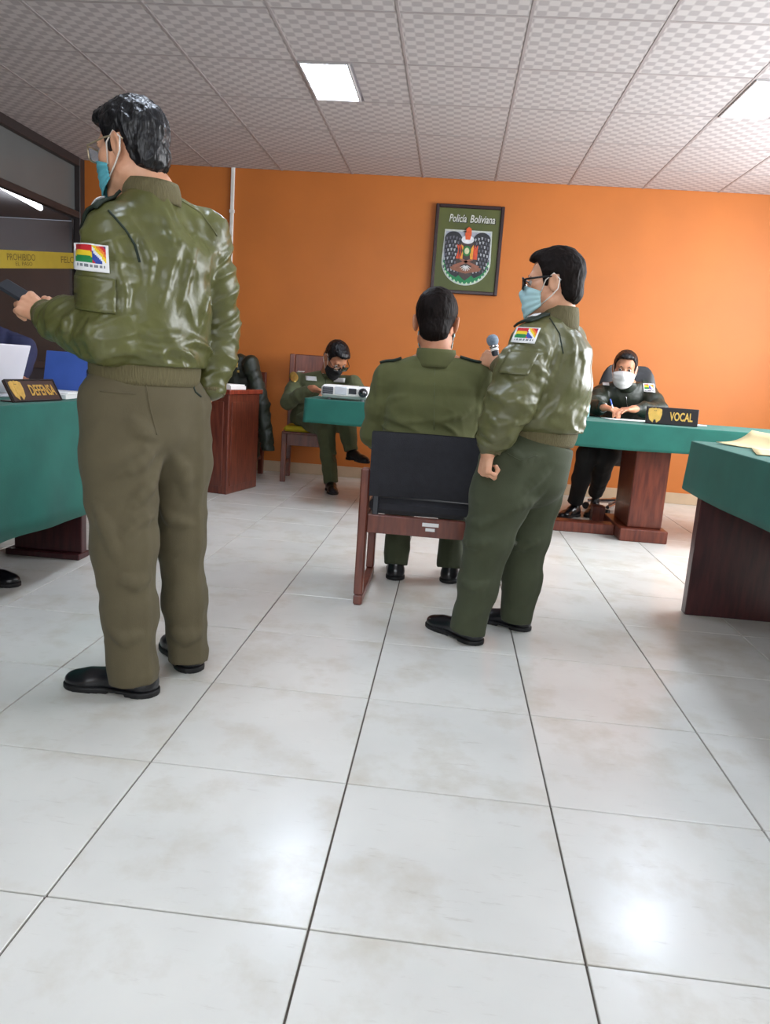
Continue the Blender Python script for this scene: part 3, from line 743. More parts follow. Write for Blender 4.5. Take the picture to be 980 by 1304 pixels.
name_plate('black name plate with gold emblem reading VOCAL', A(pv[0], 4.50, CZ), (1, -.02, 0), .10, .34, .115, 'VOCAL', M_plate, .15)
name_plate('brown name plate with gold emblem and lettering beside the laptop', A(-.545, 2.36, CZ), (.10, 1, 0), .5, .32, .10, 'DEFENSA', M_plate_b, .17)
# projector
pj = gp(436, 510.5, CZ); pj = A(pj[0], 4.76, CZ)
t = thing('projector', 'white projector with dark vents and lens on the green table', 'projector', pj)
W, D, HH = .345, .25, .088
ob('case', G().box((-W / 2, -D / 2, .014), (W / 2, D / 2, .014 + HH), .018, RZ(pj, -.03)), M_white, t, smooth=False)
ob('vent', G().box((-W / 2 + .012, -D / 2 - .003, .034), (-W / 2 + .092, -D / 2 + .01, .088), .008, RZ(pj, -.03)), M_darkgrey, t)
for k in range(5): ob('vent_slat', G().box((-W / 2 + .016, -D / 2 - .005, .041 + k * .009), (-W / 2 + .088, -D / 2 - .002, .044 + k * .009), .001, RZ(pj, -.03)), M_grey, t)
ob('front_panel', G().box((-W / 2 + .10, -D / 2 - .002, .036), (-W / 2 + .188, -D / 2 + .01, .092), .004, RZ(pj, -.03)), mat('pale_grey_plastic', (206, 210, 216), .5), t)
ob('port_cover', G().box((-W / 2 + .20, -D / 2 - .003, .046), (-W / 2 + .255, -D / 2 + .01, .086), .003, RZ(pj, -.03)), M_darkgrey, t)
lc = RZ(pj, -.03) @ A(W / 2 - .042, -D / 2, .060, 1)
ln = ob('lens_ring', G().cyl(lc[:3] + A(0, .01, 0), lc[:3] + A(0, -.012, 0), .034, .031, 24), M_darkgrey, t, smooth=False)
ob('lens', G().lathe([(.0, .0), (.024, .001), (.018, .007), (.0, .009)], 20, TR(lc[:3] + A(0, -.012, 0), (1, 0, 0), (0, 0, 1), (0, -1, 0))), M_lens, ln)
for sx in (-1, 1):
    f_ = RZ(pj, -.03) @ A(sx * .12, -.08, 0, 1); ob('foot', G().cyl(f_[:3], f_[:3] + A(0, 0, .018), .013, .013, 12), M_grey, t)
ob('zoom_dial', G().box((W / 2 - .08, -.09, .100), (W / 2 - .02, -.04, .106), .003, RZ(pj, -.03)), M_grey, t)
# papers and bottle on the name-plate table
def sheet(name, label, c, w, l, ang, n=1, m=M_paper, curl=0.0, cat='paper', group=None):
    V = []; F = []; a = 8
    P = np.zeros((a, a, 3))
    for i in range(a):
        for j in range(a):
            u, v = i / (a - 1) - .5, j / (a - 1) - .5
            P[i, j] = (u * w, v * l, curl * ((u + .5) ** 3 + .4 * max(0, v) ** 2))
    T = RZ(c, ang); P = P @ T[:3, :3].T + T[:3, 3]
    o = ob(name, G().grid(P), m, origin=c)
    sd = o.modifiers.new('thickness', 'SOLIDIFY'); sd.thickness = .0008 * n; sd.offset = 1
    for p in o.data.polygons: p.use_smooth = True
    return tag(o, label, cat, group)
q = gp(783, 522.5, CZ); sheet('paper', 'white sheet being written on behind the VOCAL plate', A(2.42, 4.78, CZ + .001), .30, .21, .1, 2)
sheet('paper', 'white papers lying to the right of the VOCAL plate', A(2.80, 4.80, CZ + .001), .21, .30, .3, 6)
bp = A(J(738, 525, 4.75)[0] + .02, 4.75, CZ)
t = thing('spray_bottle', 'pale blue translucent bottle with slim neck on the green table', 'bottle', bp)
ob('bottle_body', G().lathe([(.040, 0), (.046, .008), (.047, .08), (.040, .115), (.018, .150), (.014, .165)], 20, TR(bp)), mat('translucent_pale_blue', (170, 220, 222), .2, var=.05, trans=.35), t, smooth=True)
cp = ob('cap', G().lathe([(.016, .165), (.017, .19), (.011, .198), (.006, .24)], 16, TR(bp)), M_white, t, smooth=True)
ob('nozzle', G().box((-.03, -.007, .235), (.012, .007, .252), .003, TR(bp)), mat('pale_pink_plastic', (220, 180, 170), .4), cp)
# cream papers on the right-hand desk
for k, (x, y, a, c, lab) in enumerate(((J(968, 565, 2.84)[0], 2.84, .5, .06, 'curled cream paper nearest the far edge of the right desk'), (J(985, 580, 2.52)[0] + .03, 2.50, -.3, .05, 'cream paper with a rolled corner on the right desk'), (2.9, 2.2, .15, .012, 'flat cream paper on the right desk beside the rolled sheet'))):
    sheet('paper', lab, A(x, y, CZ + .001), .22, .30, a, 2, M_paper_y, c)
pn = ob('pen', G().tube([A(2.50, 2.30, CZ + .006), A(2.60, 2.36, CZ + .006)], .005, 8), M_darkgrey); tag(pn, 'dark pen lying on the right desk by the cream papers', 'pen')
# things on the left desk
lb = A(J(24, 498, 2.56)[0], 2.40, CZ)
t = thing('laptop', 'white laptop with its lid open on the left green desk', 'laptop', lb)
LT = RZ(lb, math.radians(90))
ob('keyboard_base', G().box((-.16, 0, 0), (.16, .22, .018), .004, LT), M_lid, t)
e1 = unit(A(.27, 0, .96)); LT2 = TR(lb + A(.0, 0, .020), LT[:3, 0], e1, np.cross(LT[:3, 0], e1))
ld = ob('lid', G().box((-.16, 0, -.004), (.16, .215, .004), .003, LT2), M_lid, t)
ob('screen', G().box((-.15, .012, -.0055), (.15, .203, -.004), .001, LT2), M_darkgrey, ld)
bl = A(-.685, 2.865, CZ)
t = thing('binder', 'upright blue ring binder standing on the left green desk', 'binder', bl)
BT = RZ(bl, math.radians(-6))
lean = unit(A(.10, .05, 1)); BT2 = TR(bl, BT[:3, 0], np.cross(lean, BT[:3, 0]), lean)
ob('cover', G().box((-.12, -.03, 0), (.12, -.024, .21), .002, BT2).box((-.12, .024, 0), (.12, .03, .21), .002, BT2).box((-.12, -.024, 0), (-.114, .024, .21), .002, BT2), M_blue, t)
ob('pages', G().box((-.095, -.022, .006), (.095, .018, .19), .001, BT2), M_paper, t)
ob('ring_hole', G().tube(ring_pts(bl + A(-.105, 0, .06), A(0, 1, 0), A(0, 0, 1), .012, .012), .002, 6), M_chrome, t)
ps = ob('paper_stack', G().box((-.10, -.10, 0), (.08, .12, .022), .002, RZ((-.64, 2.68, CZ), .12)).box((-.10, -.08, .022), (.09, .12, .030), .001, RZ((-.64, 2.68, CZ), .04)), M_paper)
tag(ps, 'white papers stacked between name plate and blue binder', 'papers')
nb = ob('notebook', G().box((-.09, -.12, 0), (.06, .06, .010), .002, RZ((-.62, 2.02, CZ), .1)).box((-.085, -.115, .010), (.055, .055, .014), .001, RZ((-.62, 2.02, CZ), .12)), M_paper_y)
tag(nb, 'small pale notebook lying beside the brown name plate', 'notebook')
bt = A(-.53, 2.80, CZ)
t = thing('flask', 'slim dark flask with silver bands next to the blue binder', 'flask', bt)
ob('flask_body', G().lathe([(.022, 0), (.024, .005), (.024, .13), (.018, .14)], 18, TR(bt)), M_darkgrey, t, smooth=True)
for z in (.015, .075): ob('band', G().lathe([(.0245, z), (.0252, z + .003), (.0252, z + .037), (.0245, z + .04)], 18, TR(bt)), M_chrome, t, smooth=True)
ob('cap', G().lathe([(.018, .14), (.019, .17), (.012, .175)], 16, TR(bt)), M_darkgrey, t, smooth=True)

# ================================================================== CHAIRS
def wood_chair(name, label, c, ang, back_h, cushion, m=M_wood_c, w=.43, dd=.42, sh=.43):
    T = RZ(c, ang)                                    # sitter looks along local -y
    t = thing(name, label, 'chair', c)
    for sx in (-1, 1):
        ob('leg', G().box((sx * (w / 2 - .02) - .022, -dd / 2, 0), (sx * (w / 2 - .02) + .022, -dd / 2 + .045, sh), .004, T), m, t)
        ob('leg', G().box((sx * (w / 2 - .02) - .022, dd / 2 - .045, 0), (sx * (w / 2 - .02) + .022, dd / 2, back_h), .004, T), m, t)
        ob('apron', G().box((sx * (w / 2 - .02) - .012, -dd / 2 + .045, sh - .10), (sx * (w / 2 - .02) + .012, dd / 2 - .045, sh - .01), .003, T), m, t)
        ob('stretcher', G().box((sx * (w / 2 - .02) - .012, -dd / 2 + .045, .14), (sx * (w / 2 - .02) + .012, dd / 2 - .045, .17), .003, T), m, t)
    ob('apron', G().box((-w / 2 + .045, -dd / 2 + .005, sh - .11), (w / 2 - .045, -dd / 2 + .03, sh - .01), .003, T), m, t)
    ob('apron', G().box((-w / 2 + .045, dd / 2 - .03, sh - .11), (w / 2 - .045, dd / 2 - .005, sh - .01), .003, T), m, t)
    ob('seat', G().box((-w / 2, -dd / 2 - .01, sh - .01), (w / 2, dd / 2 - .045, sh + .01), .005, T), m, t)
    if cushion is not None: ob('cushion', G().box((-w / 2 + .01, -dd / 2, sh + .01), (w / 2 - .01, dd / 2 - .05, sh + .055), .02, T), cushion, t)
    ob('backrest', G().box((-w / 2 + .045, dd / 2 - .035, back_h - .22), (w / 2 - .045, dd / 2 - .01, back_h), .006, T), m, t)
    for k in range(3):
        x = -.1 + k * .1; ob('back_slat', G().box((x - .02, dd / 2 - .03, sh + .01), (x + .02, dd / 2 - .014, back_h - .22), .003, T), m, t)
    return t
wood_chair('wooden_chair', 'wooden chair with a yellow cushion under the officer looking down', A(-.05, 5.90, 0), .10, 1.10, M_yellow)
wood_chair('wooden_chair', 'wooden chair behind the red-brown cabinet, hung with a dark jacket', A(-.70, 5.88, 0), -.1, .92, None, w=.38)
# upholstered chair in the middle: sled frames of dark wood
cx0, cx1, cy0, cy1 = .845, 1.36, 2.445, 2.95
t = thing('upholstered_chair', 'dark wood chair with black upholstered back and seat in mid room', 'chair', ((cx0 + cx1) / 2, (cy0 + cy1) / 2, 0))
for k, x in enumerate((cx0, cx1)):
    s_ = -.019
    ob('leg', bxg((x + s_, cy0 - .02, .045), (x - s_, cy0 + .035, .60), .006), M_wood_c, t)
    ob('leg', bxg((x + s_, cy1 - .05, .045), (x - s_, cy1, .40), .006), M_wood_c, t)
    ob('runner', bxg((x + s_, cy0 - .02, 0), (x - s_, cy1, .045), .006), M_wood_c, t)
    ob('side_rail', bxg((x + s_, cy0 + .035, .335), (x - s_, cy1 - .05, .40), .006), M_wood_c, t)
ap = ob('rear_apron', bxg((cx0 + .019, cy0 - .012, .325), (cx1 - .019, cy0 + .02, .405), .004), M_wood_c, t)
lb_ = ob('inventory_label', G().box((1.10, cy0 - .0135, .372), (1.17, cy0 - .012, .388), .0005).box((1.115, cy0 - .0135, .352), (1.155, cy0 - .012, .366), .0005), M_paper, ap); lb_['label'] = 'small white stickers'
ob('front_apron', bxg((cx0 + .019, cy1 - .035, .335), (cx1 - .019, cy1 - .008, .40), .004), M_wood_c, t)
ob('seat', bxg((cx0 + .02, cy0 + .01, .405), (cx1 - .02, cy1 + .02, .475), .022), M_black_fab, t)
g = G(); P = np.zeros((15, 9, 3))
for sd in (0, 1):
    for i in range(15):
        for j in range(9):
            u, v = i / 14, j / 8; e = min(1, 6 * min(u, 1 - u, v, 1 - v)); th = .022 + .014 * math.sqrt(max(0, e))
            yy = cy0 + .005 - .012 * (1 - v) * 0 + .04 * (1 - (2 * u - 1) ** 2) * .8 - .03 * v
            P[i, j] = (cx0 + .02 + (cx1 - cx0 - .04) * u, yy + (th if sd else -th), .485 + .275 * v)
    g.grid(P.copy() if sd else P[::-1].copy())
ob('backrest', g, M_black_fab, t, smooth=True)
for x in (cx0 + .05, cx1 - .05): ob('bracket', bxg((x - .012, cy0 - .005, .40), (x + .012, cy0 + .02, .52), .003), M_darkgrey, t)
# office chair of the officer behind the VOCAL plate
oc = A(2.62, 5.50, 0)
t = thing('office_chair', 'black high-backed office chair behind the VOCAL plate', 'chair', oc)
for k in range(5):
    a = math.radians(20 + 72 * k); d_ = A(math.cos(a), math.sin(a), 0)
    ar = ob('base_arm', G().tube([oc + A(0, 0, .10), oc + d_ * .26 + A(0, 0, .07)], [.022, .015], 8), M_chrome, t)
    w_ = np.cross(d_, A(0, 0, 1)); ob('caster', G().cyl(oc + d_ * .27 + w_ * .02 + A(0, 0, .028), oc + d_ * .27 - w_ * .02 + A(0, 0, .028), .028, .028, 14), M_sole, ar)
ob('gas_column', G().cyl(oc + A(0, 0, .07), oc + A(0, 0, .40), .028, .022, 14), M_chrome, t)
ob('seat', G().box((-.25, -.24, .40), (.25, .24, .485), .035, TR(oc)), M_leather, t)
g = G(); P = np.zeros((17, 13, 3))
for sd in (0, 1):
    for i in range(17):
        for j in range(13):
            u, v = i / 16, j / 12; hw = .245 * (1 - .18 * max(0, v - .55) ** 2 * 5); rnd = max(0, abs(2 * u - 1) - .6) / .4
            zz = .50 + .69 * v - (.07 * rnd ** 2.2) * max(0, v - .6) / .4
            e = min(1, 5 * min(u, 1 - u, v, 1 - v)); th = .018 + .022 * math.sqrt(max(0, e)) + .006 * math.sin(v * 18) * e
            P[i, j] = oc + A((2 * u - 1) * hw, .235 + .06 * v - .03 * (1 - (2 * u - 1) ** 2) * -1 + (th if sd else -th), zz)
    g.grid(P.copy() if sd else P[::-1].copy())
ob('backrest', g, M_leather, t, smooth=True)
for sx in (-1, 1):
    ob('armrest', G().tube([oc + A(sx * .26, .10, .46), oc + A(sx * .29, .12, .62), oc + A(sx * .29, .0, .655), oc + A(sx * .28, -.10, .645)], [.02, .02, .024, .022], 8), M_leather, t, smooth=True)

# ================================================================== PEOPLE
Z = A(0, 0, 1)
def dirs(az):
    a = math.radians(az); return A(-math.sin(a), math.cos(a), 0), A(math.cos(a), math.sin(a), 0)     # forward, right
def bounded(f, c, r):
    c = np.asarray(c, np.float32)
    def g(P):
        D = np.sqrt(((P - c) ** 2).sum(1)) - r + .02; near = D < .06
        if near.any(): D[near] = f(P[near])
        return D
    return g
def head_frame(az, pitch=0, roll=0):
    F, R = dirs(az); p = math.radians(pitch); Ff = F * math.cos(p) + Z * math.sin(p); U = np.cross(R, Ff); r = math.radians(roll)
    R2 = R * math.cos(r) + U * math.sin(r); return np.stack([R2, Ff, np.cross(R2, Ff)], 1)
def head_local():
    add = union([ell((0, -.012, .045), (.075, .095, .083)), ell((0, .024, -.03), (.060, .070, .082)),
                 cone((-.046, .0, -.06), (0, .066, -.098), .022, .022), cone((.046, .0, -.06), (0, .066, -.098), .022, .022),
                 ell((0, .074, -.1), (.02, .018, .016)), ell((-.04, .052, -.012), (.026, .026, .026)), ell((.04, .052, -.012), (.026, .026, .026)),
                 cone((-.034, .076, .032), (.034, .076, .032), .012, .012)], .022)
    nose = union([cone((0, .086, .016), (0, .106, -.026), .0075, .0115), ell((-.011, .096, -.032), (.008, .009, .007)), ell((.011, .096, -.032), (.008, .009, .007))], .008)
    lips = union([cone((-.019, .083, -.058), (.019, .083, -.058), .007, .007), cone((-.017, .081, -.068), (.017, .081, -.068), .008, .008)], .004)
    ears = []
    for s in (-1, 1):
        Rm = _rot(s * .35, 0, s * .12)
        e = sub(ell((s * .080, -.012, .0), (.009, .021, .034), Rm), ell((s * .088, -.010, .002), (.007, .012, .021), Rm), .006)
        ears.append(e)
    eyes = union([ell((-.032, .094, .010), (.017, .014, .011)), ell((.032, .094, .010), (.017, .014, .011))], 0)
    f = union([sub(add, eyes, .012), nose, lips], .010)
    return union([f] + ears, .008)
HEADL = head_local()
def hand_prims(w, f, p, side, curl=(25, 30, 20), size=1.0, thumb=.5, spread=1.0):
    f = unit(f); p = unit(p - f * (p @ f)); t = np.cross(p, f) * (1 if side == 'L' else -1); out = []; s = size
    wr = [cone(w - f * .03 * s, w + f * .01, .026 * s, .024 * s, p, .72)]
    tips = []
    for off, b0, k, rr in ((.029, .086, .95, .0090), (.010, .091, 1.06, .0092), (-.010, .088, 1.0, .0088), (-.028, .078, .78, .0078)):
        kb = w + f * b0 * s + t * off * s * spread; out.append(cone(w + t * off * .5 * s + f * .015 * s, kb, .017 * s, .0125 * s))
        a = 0; q = kb
        for L, c in zip((.043, .027, .021), curl):
            a += math.radians(c); d = f * math.cos(a) + p * math.sin(a); q2 = q + d * L * k * s
            out.append(cone(q, q2, rr * s, rr * .9 * s)); q = q2
        tips.append(q)
    q = w + f * .022 * s + t * .024 * s + p * .006 * s
    d = unit(f * .65 + t * .62 + p * .35 * (.5 + thumb)); q2 = q + d * .042 * s; out.append(cone(q, q2, .0155 * s, .0115 * s))
    d2 = unit(f * .9 + t * (.25 - .3 * thumb) + p * (.1 + .5 * thumb)); q3 = q2 + d2 * .030 * s; out.append(cone(q2, q3, .0108 * s, .0098 * s))
    d3 = unit(f * .9 + t * (.05 - .4 * thumb) + p * (.1 + .7 * thumb)); q4 = q3 + d3 * .024 * s; out.append(cone(q3, q4, .0098 * s, .0078 * s))
    return bounded(union(wr + out, .006), w + f * .07 * s, .17 * s)
def band_geo(c, R, F, w, d, h, th, up=Z, flare=0.0, n=40, rows=5, wob=0.0, gap=None):
    up = unit(up); V = []; Fc = []
    prof = []
    for k in range(rows + 1): t = k / rows; prof.append((th * (.75 + .25 * math.sin(math.pi * t)), t))
    prof += [(0, 1.0 - k / rows) for k in range(rows + 1)]
    m = len(prof)
    for i in range(n):
        a = 2 * math.pi * i / n
        for (o, t) in prof:
            ww = w + o + flare * t; dd = d + o + flare * t; wv = wob * math.sin(5 * a + 1) * t
            V.append(c + R * math.cos(a) * ww + F * math.sin(a) * dd + up * (h * t + wv))
    for i in range(n):
        for j in range(m):
            i2 = (i + 1) % n; j2 = (j + 1) % m; Fc.append((i * m + j, i2 * m + j, i2 * m + j2, i * m + j2))
    return np.array(V), Fc
class Person:
    def __init__(s, label, base, az, h=.0045):
        s.label = label; s.base = np.asarray(base, float); s.F, s.R = dirs(az); s.prims = []; s.pts = []; s.h = h; s.obj = None; s.scale = 1
    def head(s, c, az, pitch=0, roll=0, sc=1.0, neck=None):
        s.hc = np.asarray(c, float); s.HM = head_frame(az, pitch, roll); s.hs = sc
        hc32 = s.hc.astype(np.float32); HM32 = s.HM.astype(np.float32)
        s.headf = lambda P: HEADL(((P - hc32) @ HM32) / np.float32(sc)) * np.float32(sc)
        s.prims.append(bounded(s.headf, s.hc, .17)); s.pts += [s.hc + A(.13, .13, .16), s.hc - A(.13, .13, .16)]
        if neck is not None:
            s.neckf = cone(s.hc + s.HM @ A(0, -.022, -.05) * sc, neck, .054 * sc, .060 * sc); s.prims.append(s.neckf)
        s.bodyhead = union([s.headf] + ([s.neckf] if neck is not None else []), .03)
    def L(s, *p): return s.hc + s.HM @ (A(*p) * s.hs)
    def limb(s, pts, rs): c_ = np.mean(pts, 0); s.prims.append(bounded(chain(pts, rs, .02), c_, max(np.linalg.norm(q - c_) for q in pts) + max(rs) + .03)); s.pts += [np.asarray(p) for p in pts]
    def hand(s, w, f, p, side, **k): s.prims.append(hand_prims(np.asarray(w, float), np.asarray(f, float), np.asarray(p, float), side, **k)); s.pts += [w + unit(f) * .2 * k.get('size', 1), w + unit(p) * .1]
    def body(s, skin):
        lo, hi = bounds(s.pts, .09)
        V, Fq = nets(union(s.prims, .022), lo, hi, s.h)
        s.obj = ob('person', (V, Fq), skin, smooth=True, origin=s.base); tag(s.obj, s.label, 'person'); return s.obj
    def part(s, name, f, lo, hi, h, m, parent=None, label=None):
        V, Fq = nets(f, lo, hi, h)
        o = ob(name, (V, Fq), m, parent or s.obj, smooth=True)
        if label: o['label'] = label
        return o
    def hair(s, m, top=.016, side=.010, front=.0, line=None, rough=.004):
        ys = [-.13, -.075, -.05, -.036, -.030, .006, .012, .028, .036, .055, .09]
        zs = line or [-.075, -.072, -.060, -.035, .030, .030, -.008, -.008, .045, .082, .092]
        base = union([ell((0, -.013, .047), (.075 + side, .096 + side, .083 + top)), ell((0, .045 + front, .100), (.055, .045, .026 + front * .6)), ell((0, -.055, -.025), (.056 + side * .5, .046 + side, .055))], .02)
        def f(P):
            p = ((P - s.hc) @ s.HM) / s.hs
            cut = (np.interp(p[:, 1], ys, zs) + .006 * (vnoise(p * 90 + 5) - .5) - p[:, 2]) * .75
            d = base(p) - rough * (ridge(p * A(70, 34, 34) + 3) - .4) - rough * .6 * (vnoise(p * 120) - .5)
            return -smin(-d, -cut, .006) * s.hs
        return s.part('hair', f, s.hc - .17, s.hc + .17, .0032, m)
    def face(s):
        for sx in (-1, 1):
            g = G(); c = s.L(sx * .032, .0755, .010); n = 10
            g.lathe([(.0125 * math.sin(math.pi * k / n) * s.hs + 1e-5, -.0125 * math.cos(math.pi * k / n) * s.hs) for k in range(n + 1)], 16, TR(c))
            e = ob('eye', g, M_eye, s.obj, smooth=True)
            d = unit(s.HM[:, 1]); ob('iris', G().lathe([(.0066 * s.hs, -.001), (.0062 * s.hs, .0014), (1e-5, .0018)], 14, TR(c + d * .0113 * s.hs, s.HM[:, 0], s.HM[:, 2], d)), M_iris, e)
            ob('eyebrow', G().tube([s.L(sx * .014, .0885, .030), s.L(sx * .030, .088, .036), s.L(sx * .048, .077, .030)], [.003, .0042, .002], 6), M_hair, s.obj, smooth=True)
    def mask(s, m, ztop=.0, zbot=-.122, bulge=.006, drop=0.0, straps=True, lab=None):
        nt, nv = 29, 17; TH = np.linspace(-74, 74, nt); O = np.zeros((nt, nv, 3)); Dr = np.zeros((nt, nv, 3))
        for i, th in enumerate(TH):
            a = math.radians(th); sd = (abs(th) / 74) ** 1.5
            for j in range(nv):
                v = j / (nv - 1); z0 = zbot + (.045 * sd); z1 = ztop - .030 * sd; zz = z0 + (z1 - z0) * v - drop
                O[i, j] = (math.sin(a) * .22, .015 + math.cos(a) * .22, zz); Dr[i, j] = (-math.sin(a), -math.cos(a), 0)
        f = lambda P: HEADL(P)
        Q = march(f, O.reshape(-1, 3), Dr.reshape(-1, 3), 40, .007, .16).reshape(nt, nv, 3)
        r = np.linalg.norm((Q - A(0, .015, 0))[:, :, :2], axis=2)
        rmin = (.066 + .022 * np.cos(np.radians(TH)) ** 2)[:, None]; r = np.maximum(r, rmin)
        for _ in range(3): r[1:-1, 1:-1] = (r[:-2, 1:-1] + r[2:, 1:-1] + r[1:-1, :-2] + r[1:-1, 2:] + 2 * r[1:-1, 1:-1]) / 6
        for j in range(nv): r[:, j] += .0016 * math.sin(j * 1.57) + bulge * math.sin(math.pi * j / (nv - 1)) * np.cos(np.radians(TH))
        W = np.zeros_like(Q)
        for i, th in enumerate(TH):
            a = math.radians(th)
            for j in range(nv): W[i, j] = (math.sin(a) * r[i, j], .015 + math.cos(a) * r[i, j], O[i, j, 2])
        Wd = s.hc + (W.reshape(-1, 3) * s.hs) @ s.HM.T
        o = ob('face_mask', G().grid(Wd.reshape(nt, nv, 3)[::-1]), m, s.obj, smooth=True)
        sd_ = o.modifiers.new('thickness', 'SOLIDIFY'); sd_.thickness = .002; sd_.offset = 1
        if lab: o['label'] = lab
        if straps:
            for sx, i in ((-1, 0), (1, nt - 1)):
                a_ = W[i, nv - 2] * s.hs; b_ = W[i, 1] * s.hs
                up_ = [s.hc + s.HM @ a_, s.L(sx * .080, .018, .012), s.L(sx * .084, -.012, .034), s.L(sx * .086, -.034, .012)]
                dn_ = [s.L(sx * .086, -.034, .012), s.L(sx * .086, -.028, -.022), s.L(sx * .078, -.004, -.045), s.hc + s.HM @ b_]
                for P_ in (up_, dn_): ob('ear_loop', G().tube(P_, .0022, 6), M_strap, o, smooth=True)
        return o
    def glasses(s, m, lens=True, rim=.0030):
        g = G(); lo = []
        for sx in (-1, 1):
            pts = []
            for k in range(21):
                a = 2 * math.pi * k / 20; ca, sa = math.cos(a), math.sin(a); e = .45
                pts.append(s.L(sx * .034 + .026 * math.copysign(abs(ca) ** e, ca), .110 - .010 * ((.034 + .026 * abs(ca)) / .06) ** 2 * 0 - .006 * (1 if ca * sx > 0 else 0) * abs(ca), .008 + .019 * math.copysign(abs(sa) ** e, sa)))
            g.tube(pts, rim * s.hs, 6)
            lo.append(pts)
            g.tube([s.L(sx * .060, .105, .018), s.L(sx * .078, .088, .019), s.L(sx * .083, .02, .024), s.L(sx * .082, -.022, .022), s.L(sx * .080, -.038, .008)], rim * s.hs * .9, 6)
        g.tube([s.L(-.009, .111, .013), s.L(0, .115, .016), s.L(.009, .111, .013)], rim * s.hs * .8, 6)
        o = ob('glasses', g, m, s.obj, smooth=True)
        ml = mat('spectacle_lens', (240, 244, 246), .02, var=0, trans=1.0)
        for p_ in lo: ob('lens', G().add(p_[:-1], [tuple(range(20))]), ml, o)
        return o
    def shoe(s, heel, toe, L=None, top=.10, k=1.0):
        h0 = A(heel[0], heel[1], 0); t0 = A(toe[0], toe[1], 0); f = unit(t0 - h0); L = L or np.linalg.norm(t0 - h0); r = A(f[1], -f[0], 0); q = L / .28
        B = np.stack([f, r, Z], 1)
        fl = union([cone((.035, 0, .040), (.09, 0, .045), .037, .038), cone((.09, 0, .045), (.19, .0, .030), .039, .034), ell((.222, 0, .026), (.058, .043, .030)),
                    ell((.035, 0, .03), (.040, .036, .034)), cone((.045, 0, .05), (.040, 0, .115), .036, .036)], .028)
        z0 = getattr(s, 'shoe_z', 0)
        loc = lambda P: ((P - h0 - Z * z0) @ B) / q
        f_up = lambda P: np.maximum(fl(loc(P)), .012 - loc(P)[:, 2]) * q
        def f_so(P):
            p = loc(P); p2 = p.copy(); p2[:, 2] = np.clip(p2[:, 2], .024, None) * 0 + .026
            d2 = fl(p2) - .004; d = np.maximum(d2, np.maximum(p[:, 2] - .019, -p[:, 2]))
            arch = np.maximum(np.abs(p[:, 0] - .105) - .028, p[:, 2] - .008); return np.maximum(d, -arch) * q
        lo, hi = bounds([h0, h0 + f * L, h0 + Z * .13 * q], .06); lo = lo + Z * z0; hi = hi + Z * z0
        o = s.part('shoe', f_up, lo, hi, .0045, M_shoe)
        s.part('sole', f_so, lo, hi, .004, M_sole, o); return o
def conform(name, parent, sdf, c, o, x, y, w, h, nx, ny, matfn, mats, off=.003, lift=.10, thick=.002, label=None, round_=False):
    o, x, y = unit(o), unit(x), unit(y); U, Vv = np.meshgrid(np.linspace(-.5, .5, nx + 1), np.linspace(-.5, .5, ny + 1), indexing='ij')
    if round_:
        U0 = U.copy(); U = U * np.sqrt(np.maximum(0, 1 - 2 * Vv ** 2)); Vv = Vv * np.sqrt(np.maximum(0, 1 - 2 * U0 ** 2))
    P = np.asarray(c, float) + o * lift + U.reshape(-1, 1) * w * x + Vv.reshape(-1, 1) * h * y
    Q = march(sdf, P, np.tile(-o, (len(P), 1)), 50, off, lift * 2.2).reshape(nx + 1, ny + 1, 3)
    for _ in range(2): Q[1:-1, 1:-1] = (Q[:-2, 1:-1] + Q[2:, 1:-1] + Q[1:-1, :-2] + Q[1:-1, 2:] + 4 * Q[1:-1, 1:-1]) / 8
    g = G().grid(Q, fm=(lambda i, j: matfn((i + .5) / nx, (j + .5) / ny)) if matfn else None)
    if np.cross(x, y) @ o < 0: g.F = [q[::-1] for q in g.F]
    ob_ = ob(name, g, mats, parent, smooth=True); sd = ob_.modifiers.new('thickness', 'SOLIDIFY'); sd.thickness = thick; sd.offset = 1
    if label: ob_['label'] = label
    return ob_
def seam(parent, sdf, pts, o, r=.0028, m=M_epau, name='seam', lift=.12):
    o = unit(o); P = []
    for a, b in zip(pts[:-1], pts[1:]):
        for k in range(8): P.append(np.asarray(a) + (np.asarray(b) - a) * k / 8)
    P.append(np.asarray(pts[-1])); P = np.array(P)
    Q = march(sdf, P + o * lift, np.tile(-o, (len(P), 1)), 50, .0005, lift * 2.2)
    return ob(name, G().tube(list(Q), r, 6), m, parent, smooth=True)
FLAGM = [M_flw, M_red, M_yel, M_grn, M_ora, M_vio, M_blu, M_grey]
def flag_fn(u, v):
    if u < .06 or u > .94 or v < .06 or v > .93: return 0
    if v < .30: return 7 if (.12 < u < .88 and .13 < v < .24 and int(u * 22) % 3) else 0
    if u < .53:
        q = (v - .30 - .06 * math.sin(u * 5)) / .63
        return 3 if q < .30 else (2 if q < .62 else 1)
    return [1, 6, 6, 0, 2, 4, 1, 5][max(0, min(7, int(((u - .53) / .41 + (v - .3) / .63) / 2 * 8)))]
